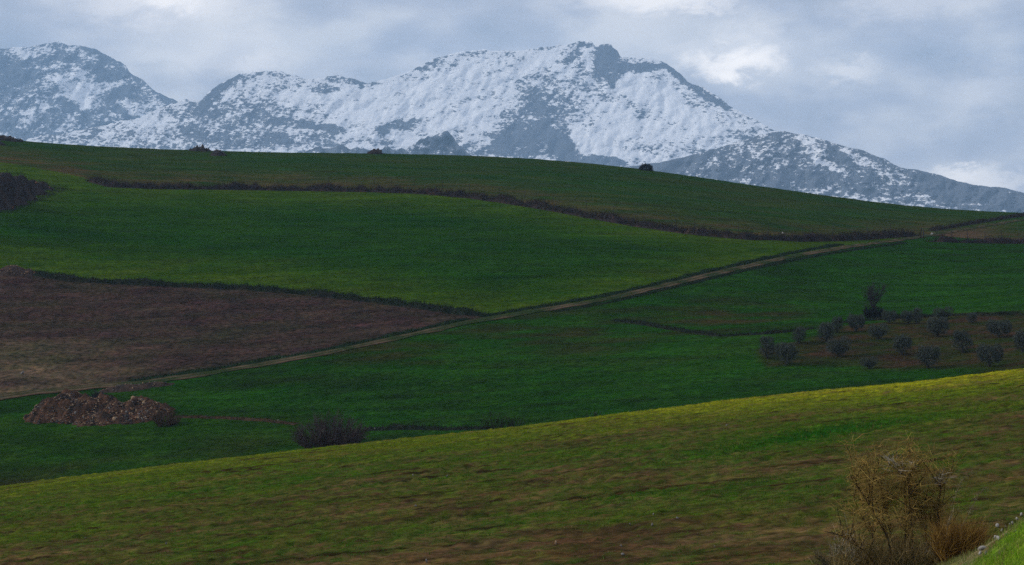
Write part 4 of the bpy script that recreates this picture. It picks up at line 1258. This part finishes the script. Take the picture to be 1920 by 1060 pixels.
def broom():
    rng = np.random.default_rng(150)
    yb = 41.5
    bx = (1690 - 960) / F * yb
    base = np.array([bx, yb, float(gz(bx, yb))])
    root = empty('broom_bush', base)
    tw = Bag()
    GOLD = [[0.33, 0.21, 0.055], [0.25, 0.15, 0.045], [0.15, 0.10, 0.04], [0.42, 0.29, 0.085], [0.20, 0.17, 0.05]]
    # main stems: pixel path (u, v) from the root upward, depth offset, radius
    stems = [([(1672, 1085), (1668, 1010), (1640, 965), (1615, 925), (1598, 890)], -0.5, 0.021),
             ([(1676, 1085), (1664, 1000), (1650, 955), (1632, 915), (1618, 880)], 0.2, 0.021),
             ([(1682, 1085), (1670, 1010), (1665, 960), (1650, 915), (1640, 875)], 0.5, 0.022),
             ([(1700, 1088), (1697, 1020), (1700, 965), (1698, 915), (1690, 868)], 0.0, 0.026),
             ([(1706, 1088), (1704, 1030), (1706, 975), (1708, 920), (1712, 866)], 0.4, 0.025),
             ([(1716, 1088), (1712, 1020), (1709, 970), (1704, 925), (1700, 880)], -0.4, 0.020),
             ([(1744, 1085), (1738, 1010), (1729, 968), (1718, 940), (1716, 900)], 0.3, 0.019),
             ([(1744, 1085), (1750, 1020), (1757, 985), (1761, 940), (1765, 885)], -0.2, 0.024),
             ([(1763, 1085), (1762, 1020), (1760, 970), (1764, 920), (1768, 888)], 0.4, 0.019),
             ([(1650, 1085), (1640, 1010), (1625, 985), (1606, 955), (1600, 930)], 0.8, 0.016),
             ([(1655, 1085), (1630, 1040), (1600, 1020), (1575, 1005)], -0.6, 0.014)]
    for si, (px, dy, r) in enumerate(stems):
        P = np.array([px_point(u, v, yb + dy + 0.05 * k * (1 if si % 2 else -1)) for k, (u, v) in enumerate(px)])
        P = P - base
        s = np.linspace(0, 1, len(P)); ss = np.linspace(0, 1, 16)
        path = np.stack([np.interp(ss, s, P[:, a]) for a in range(3)], 1)
        kx = np.array([0.25, 0.5, 0.25])
        for _ in range(3): path[1:-1] = 0.5 * path[1:-1] + 0.25 * (path[:-2] + path[2:])
        path += rng.normal(size=path.shape) * 0.012
        bg = Bag()
        v, f = tube(path, np.linspace(r, r * 0.35, 16), 6); bg.add(v, f, [0.032, 0.023, 0.016])
        tips = []
        for q in range(9):
            i = rng.integers(4, 15)
            b = grow(rng, path[i], rng.normal(size=3) * [0.6, 0.6, 0.25] + [0, 0, 0.9], rng.uniform(0.4, 0.85), 6, 0.14, 0.05)
            v, f = tube(b, np.linspace(0.012, 0.005, 7), 4); bg.add(v, f, [0.036, 0.026, 0.019])
            tips.append(b)
        bg.obj('stem', M_BARK, root, True)
        low = si == 10
        for b in tips + [path[8:]]:
            n = 70 if not low else 30
            P0 = b[rng.integers(1, len(b), n)] + rng.normal(size=(n, 3)) * 0.05
            D = rng.normal(size=(n, 3)) * [0.9, 0.9, 0.5] + [0, 0, 0.6]
            v, f, cc = strands(P0, D, 0.36, 0.0062, rng, pick(rng, GOLD, n, 0.4), droop=0.25)
            tw.add(v, f, cc)
        n = 90
        P0 = path[rng.integers(2, 12, n)]
        v, f, cc = strands(P0, rng.normal(size=(n, 3)) + [0, 0, 0.3], 0.2, 0.008, rng, pick(rng, GOLD[1:3], n)); tw.add(v, f, cc)
    # twiggy skirt around the foot
    n = 3000
    uu = rng.uniform(1560, 1775, n); dd = rng.uniform(-0.9, 0.9, n)
    x = (uu - 960) / F * (yb + dd)
    g0 = gz(x, yb + dd)
    P0 = np.stack([x, yb + dd, g0 + rng.uniform(0, 0.45, n)], 1) - base
    dens = np.exp(-((uu - 1665) / 75) ** 2)
    k = rng.uniform(0, 1, n) < 0.3 + 0.7 * dens
    P0 = P0[k]; n = len(P0)
    v, f, cc = strands(P0, rng.normal(size=(n, 3)) * 0.45 + [0, 0, 0.9], 0.55, 0.010, rng, pick(rng, [[0.15, 0.11, 0.05], [0.22, 0.15, 0.055], [0.09, 0.085, 0.035], [0.26, 0.19, 0.08]], n, 0.35)); tw.add(v, f, cc)
    t_ = tw.obj('twigs', M_TWIG, root); t_['kind'] = 'stuff'
    # bleached dead sprays
    for (u, v_, n, sp) in [(1680, 872, 46, 0.26), (1712, 872, 18, 0.18), (1766, 900, 40, 0.22), (1590, 1030, 90, 0.42), (1750, 1030, 40, 0.25)]:
        c_ = px_point(u, v_, yb - 0.3) - base
        P0 = c_ + rng.normal(size=(n, 3)) * sp * 0.28
        v, f, cc = strands(P0, rng.normal(size=(n, 3)) * [0.8, 0.8, 0.4] + [0, 0, 0.5], sp, 0.010, rng, pick(rng, [[0.30, 0.27, 0.22], [0.2, 0.17, 0.13]], n))
        d_ = Bag(); d_.add(v, f, cc)
        o_ = d_.obj('dead_spray', M_TWIG, root); o_['label'] = 'bleached dead twigs'
    tag(root, 'tall golden-brown broom bush with dark bare stems beside the grassy bank', 'bush')


broom()


def tussock():
    rng = np.random.default_rng(160)
    y = 39.0
    x = (1797 - 960) / F * y
    base = np.array([x, y, float(gz(x, y))])
    root = empty('dry_tussock', base)
    top = (HV - 974) / F * y - base[2]
    n = 4200
    a = rng.uniform(0, 6.28, n); rr = np.sqrt(rng.uniform(0, 1, n)) * 0.22
    P = np.stack([np.cos(a) * rr * 1.2, np.sin(a) * rr, np.full(n, -0.03)], 1)
    D = np.stack([np.cos(a) * rr * 1.7, np.sin(a) * rr * 1.7, np.full(n, 1.0)], 1) + rng.normal(size=(n, 3)) * 0.12
    v, f, cc = strands(P, D, top * 0.86, 0.010, rng, pick(rng, [[0.26, 0.155, 0.035], [0.18, 0.095, 0.03], [0.09, 0.05, 0.022], [0.32, 0.2, 0.05]], n, 0.3), droop=0.1)
    b = Bag(); b.add(v, f, cc)
    b.obj('stalks', M_TWIG, root)['kind'] = 'stuff'
    tag(root, 'dense golden tussock between the broom bush and the stony bank', 'grass tussock')


tussock()


def dead_stalk(label, px, y, seed, r=0.008, group=None):
    rng = np.random.default_rng(seed)
    P = np.array([px_point(u, v, y) for u, v in px])
    g = float(gz(P[0, 0], y)); P[0, 2] = min(P[0, 2], g)
    root = empty('dry_stalk', P[0])
    s = np.linspace(0, 1, len(P)); ss = np.linspace(0, 1, 12)
    path = np.stack([np.interp(ss, s, P[:, a]) for a in range(3)], 1) - P[0]
    path[1:-1] += rng.normal(size=(10, 3)) * 0.008
    b = Bag(); v, f = tube(path, np.linspace(r, r * 0.5, 12), 5); b.add(v, f, [0.17, 0.14, 0.085])
    b.obj('stalk', M_TWIG, root, True)
    n = 60
    P0 = path[rng.integers(5, 12, n)]
    v, f, cc = strands(P0, rng.normal(size=(n, 3)) + [0, 0, 0.3], 0.08, 0.008, rng, pick(rng, [[0.2, 0.17, 0.11], [0.15, 0.13, 0.08]], n))
    b = Bag(); b.add(v, f, cc); b.obj('seed_heads', M_TWIG, root)['kind'] = 'stuff'
    tag(root, label, 'dry stalk', group)


dead_stalk('long pale dry stalk leaning out of the golden tussock over the furrows', [(1798, 1040), (1803, 985), (1816, 968), (1822, 948), (1833, 930), (1850, 915)], 38.7, 171)
dead_stalk('short pale dry stalk standing up from the golden tussock', [(1772, 1040), (1776, 990), (1780, 976), (1788, 955)], 38.8, 172, 0.007)
dead_stalk('pale thin dry stalk leaning right above the broom bush', [(1770, 1040), (1785, 950), (1800, 906), (1821, 888)], 40.2, 173, 0.005)


# low weedy shrub left of the broom
bare_shrub('low_shrub', 'low greyish scraggly shrub at the foot of the broom bush', 'shrub', 1578, 1066, 90, 62, 180, 36, [[0.13, 0.10, 0.06], [0.20, 0.16, 0.10], [0.08, 0.085, 0.04]], 30, 24, 0.9, 1.2)

# ------------------------------------------------------------------ haze
def haze():
    x0, x1, y0, y1, z0, z1 = -9000, 9000, -1500, 9800, -76.2, 800
    V = np.array([[x, y, z] for z in (z0, z1) for y in (y0, y1) for x in (x0, x1)], float)
    f = [[0, 2, 3, 1], [4, 5, 7, 6], [0, 1, 5, 4], [2, 6, 7, 3], [0, 4, 6, 2], [1, 3, 7, 5]]
    m = bpy.data.materials.new('haze'); m.use_nodes = True
    nt = m.node_tree; nt.nodes.clear()
    out = nt.nodes.new('ShaderNodeOutputMaterial')
    pv = nt.nodes.new('ShaderNodeVolumePrincipled')
    pv.inputs['Color'].default_value = (0.44, 0.70, 1.0, 1)
    pv.inputs['Density'].default_value = 8.8e-5
    pv.inputs['Anisotropy'].default_value = 0.0
    nt.links.new(pv.outputs[0], out.inputs['Volume'])
    o = mobj('haze', V, f, None, m)
    tag(o, 'pale blue haze filling the air before the mountains', 'haze', kind='stuff')


haze()
